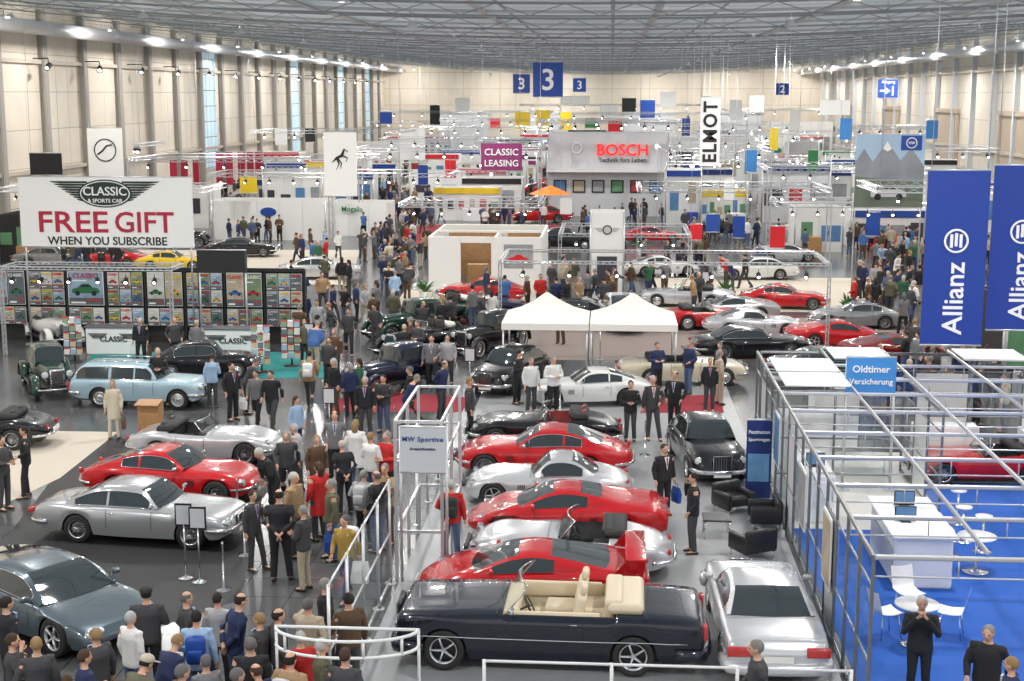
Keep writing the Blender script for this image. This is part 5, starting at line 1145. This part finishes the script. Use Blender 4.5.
# ---------------- people placement ----------------
P=person
for a in [(255,570,'charcoal','charcoal','shift',-30),(281,580,'black','black','behind',100),(305,590,'charcoal','beige','fold',160),(333,560,'olive','denim','stand',200),(347,600,'mustard','denim','walk',250),
 (378,552,'black','denim','pocket',150),(386,545,'tan','brown','point',-100),(372,505,'white','denim','fold',60),(318,505,'brown','charcoal','stand',-60),(300,492,'light grey','charcoal','read',180),(452,560,'red','denim','shift',90),
 (345,515,'black','black','behind',120),(388,505,'red','black','fold',-120),(365,545,'light grey','black','shift',80),(296,556,'tan','charcoal','stand',-20),(336,482,'grey','black','pocket',-80),(275,520,'black','black','lean',-140),
 (692,553,'black','charcoal','phone',-170),(663,515,'black','black','stand',-60),(630,441,'black','charcoal','fold',-90),(652,440,'charcoal','charcoal','shift',-80),(674,433,'black','black','pocket',-110),(709,412,'black','charcoal','stand',-90),
 (553,412,'white','black','fold',-60),(531,412,'white','charcoal','stand',-60),(517,404,'black','black','read',-30),(470,440,'charcoal','black','stand',0),
 (28,497,'black','black','shift',-150),(5,510,'charcoal','charcoal','fold',-20),(213,408,'light blue','charcoal','read',90),(233,420,'black','black','stand',-40),(247,414,'charcoal','black','lean',20),
 (273,430,'black','charcoal','walk',-100),(258,426,'grey','black','walk',-100),(310,408,'tan','charcoal','walk',90),(330,388,'charcoal','black','stand',-90),(300,350,'brown','black','walk',90),(366,436,'black','charcoal','stand',-90),(384,432,'charcoal','denim','fold',-100),
 (448,384,'light grey','charcoal','stand',-90),(432,388,'grey','black','shift',-90),(160,405,'black','charcoal','fold',-80),(142,364,'black','black','stand',-90),(176,364,'charcoal','black','pocket',-60),(198,366,'grey','black','stand',-90),
 (318,345,'light grey','black','walk',-90),(349,355,'charcoal','black','walk',-80),(335,380,'brown','black','stand',-90),(917,700,'black','black','photo',-100),(1003,432,'cream','denim','stand',160),(975,425,'black','black','stand',0),
 (948,428,'tan','charcoal','walk',180),(1015,380,'black','charcoal','walk',90),(990,372,'red','black','walk',-90),(930,400,'charcoal','black','stand',90),(960,398,'navy','black','shift',-90),(985,400,'grey','denim','walk',90)]:
    P(*a)
P(115,438,'cream','cream','stand',-80,True,hair=4); P(357,490,'white','denim','stand',80,True,hair=4); P(288,500,'charcoal','black','walk',-80,True); P(320,540,'red','charcoal','stand',140,True,hair=0)
for x,y,t,l,k,h,*cp in [(146,588,'charcoal','black','fold',100,1),(130,606,'white','denim','stand',60),(95,624,'charcoal','black','shift',150),(126,655,'olive','charcoal','lean',60,1),(186,588,'charcoal','black','pocket',30),(217,587,'light grey','black','stand',80),
 (196,611,'light blue','denim','shift',100),(233,598,'navy','denim','behind',40),(259,608,'charcoal','charcoal','stand',160),(308,598,'beige','denim','point',80),(325,575,'black','black','stand',20),(348,590,'brown','charcoal','shift',130),
 (290,650,'tan','black','pocket',70),(237,664,'grey','denim','stand',40),(36,640,'charcoal','black','shift',120),(6,598,'black','black','stand',50),(12,632,'charcoal','black','phone',20),(262,660,'navy','black','behind',150),(66,668,'cream','black','stand',90),
 (278,606,'charcoal','denim','pocket',30),(160,636,'navy','black','lean',60),(205,650,'grey','black','fold',130),(322,640,'olive','black','stand',20),(990,625,'black','charcoal','walk',-120),(1012,655,'navy','charcoal','stand',150),(760,644,'charcoal','black','walk',180),
 (182,665,'brown','denim','shift',45),(250,634,'black','denim','stand',100),(84,648,'navy','charcoal','fold',40),(345,652,'charcoal','black','shift',80),(300,626,'red','black','stand',120)]:
    o=P(x,y,t,l,k,h,byhead=True)
    if cp:
        b=MB(); b.ell((-.01,0,1.70),(.112,.094,.085),14,8); b.rbox((.12,0,1.69),(.12,.15,.015),.007)
        if k=='lean': B=bender(28); b.v=[B(v) for v in b.v]
        mk('cap',b,mat('cap_fabric',(.5,.45,.36),.8) if t!='charcoal' else BLKM,o)
BM=[('white',WLAC),('black',BLKM),('brown',mat('bag_brown',(.14,.07,.03),.5)),('blue',BLUE),('grey',GRY)]
for i,(o,pk,hd,fem,top) in enumerate(NEARP):
    a=rad(hd); sc=o.scale[2]; wx=o.scale[0]
    if pk in('stand',) and i%3==0:
        lx,ly,lz=.07,.30,.30; nm,m=BM[i%5]
        bag((o.location.x+(lx*math.cos(a)-ly*math.sin(a))*wx,o.location.y+(lx*math.sin(a)+ly*math.cos(a))*wx,lz*sc),m,'%s carrier bag held at a visitor side'%nm,.85,a)
    elif pk in('shift','walk','pocket') and i%3==1:
        b=MB(); b.rbox((0,0,.22),(.17,.30,.44),.07); b.rbox((-.08,0,.15),(.08,.22,.2),.035); nm,m=BM[(i+1)%5]
        q=mk('rucksack',b,m,None,(o.location.x-math.cos(a)*.235*wx,o.location.y-math.sin(a)*.235*wx,1.0*sc),(0,0,a),label='%s rucksack worn on a visitor back'%nm,category='bag')
        for s in(-1,1): t=MB(); t.tube([(.07,s*.1,.05),(.10,s*.13,.3),(.2,s*.11,.46),(.33,s*.11,.36)],.014,5); mk('strap',t,m,q)
hp=gp(356,600); bag((hp.x+.1,hp.y-.1,.38),WLAC,'white plastic carrier bag held in a hand')
tops=['black']*6+['charcoal']*6+['navy']*3+['brown']*3+['grey']*3+['olive','tan','tan','beige','red','blue','light blue','white','light grey','green','cream','denim']
legs=['black']*4+['charcoal']*4+['denim']*4+['navy','brown','beige']
GR={}
def free(x,y,r=.42):
    gx,gy=int(x//2),int(y//2)
    for i in(-1,0,1):
        for j in(-1,0,1):
            for (a,b) in GR.get((gx+i,gy+j),()):
                if (a-x)**2+(b-y)**2<r*r: return False
    for cx,cy,an,l,w in FOOT:
        dx,dy=x-cx,y-cy; u=dx*math.cos(an)+dy*math.sin(an); v=-dx*math.sin(an)+dy*math.cos(an)
        if abs(u)<l+.3 and abs(v)<w+.3: return False
    for a,b_,c,d in BOX:
        if a-.3<x<b_+.3 and c-.4<y<d+.3: return False
    if XA-.4<x<XC+.4 and 20<y<37.5: return False
    if -4.6<x<-3 and 20<y<36: return False
    return XL+1<x<XR-1 and y<YB-2
for q in PPL: GR.setdefault((int(q[0]//2),int(q[1]//2)),[]).append(q)
pts=[]
def crowd(x0,y0,x1,y1,n):
    k=t=0
    while k<n and t<n*14:
        t+=1
        if k%3==0 or not k: c=gp(random.uniform(x0,x1),random.uniform(y0,y1)); p=c
        else: p=Vector((c.x+random.uniform(-1.1,1.1),c.y+random.uniform(-1.1,1.1),0))
        if not free(p.x,p.y): c=gp(random.uniform(x0,x1),random.uniform(y0,y1)); continue
        pts.append(p); GR.setdefault((int(p.x//2),int(p.y//2)),[]).append((p.x,p.y)); k+=1
for a in [(300,300,425,395,26),(300,255,425,300,34),(350,220,430,255,34),(250,185,420,220,44),(0,240,130,275,16),(130,225,300,250,18),(150,195,250,225,22),(560,262,800,300,24),(790,225,930,262,40),(858,265,940,325,38),
 (560,300,720,318,10),(880,330,1024,420,20),(930,260,1030,330,22),(430,215,560,235,20),(560,215,800,250,40),(420,175,860,212,100),(380,158,830,175,100),(440,300,560,345,12),(640,392,740,402,4),(285,405,420,465,7),(240,158,420,185,60),(820,175,1020,225,30)]:
    crowd(*a)
pts.sort(key=lambda p:p.y)
NI=max(0,298-len(PPL))
for p in pts[:NI]:
    P(0,0,random.choice(tops),random.choice(legs),random.choice(['stand','walk','fold','pocket','read','walk','shift','behind','point','lean']),None,random.random()<.22,near=False,pos=p)
mats=[SKIN]
names=sorted(CC)
for n_ in names: mats.append(mat('cloth_'+n_.replace(' ','_'),CC[n_],.85))
mats.append(SHOE); mats.append(mat('hair_dark',(.025,.017,.012),.7)); mats.append(mat('hair_grey',(.2,.19,.18),.7))
TV=[([v.co.copy() for v in m.vertices],[(list(p.vertices),p.material_index) for p in m.polygons]) for m in TINY]
big=MB()
for p in pts[NI:]:
    vs,fs=random.choice(TV); M=Matrix.Translation((p.x,p.y,0.006))@Matrix.Rotation(random.uniform(0,6.28),4,'Z')@Matrix.Scale(random.uniform(.95,1.05),4)
    o=len(big.v); big.v+=[tuple(M@v) for v in vs]; t=1+names.index(random.choice(tops)); l=1+names.index(random.choice(legs)); hh=len(mats)-random.choice([1,2,2])
    mp={0:0,1:t,2:l,3:len(names)+1,4:hh}
    for f,mi in fs: big.f.append([i+o for i in f]); big.m.append(mp[mi]); big.s.append(True)
me=big.mesh('crowd',mats,False); o=mko('crowd',me,None,label='dense distant crowd of visitors in dark clothing',category='crowd'); o['kind']='stuff'
for o in TL: bpy.data.objects.remove(o)
SC.view_settings.view_transform='Standard'
SC.view_settings.exposure=.12
print('objects',len(bpy.data.objects),'people',len(PPL),'far',len(pts)-NI)
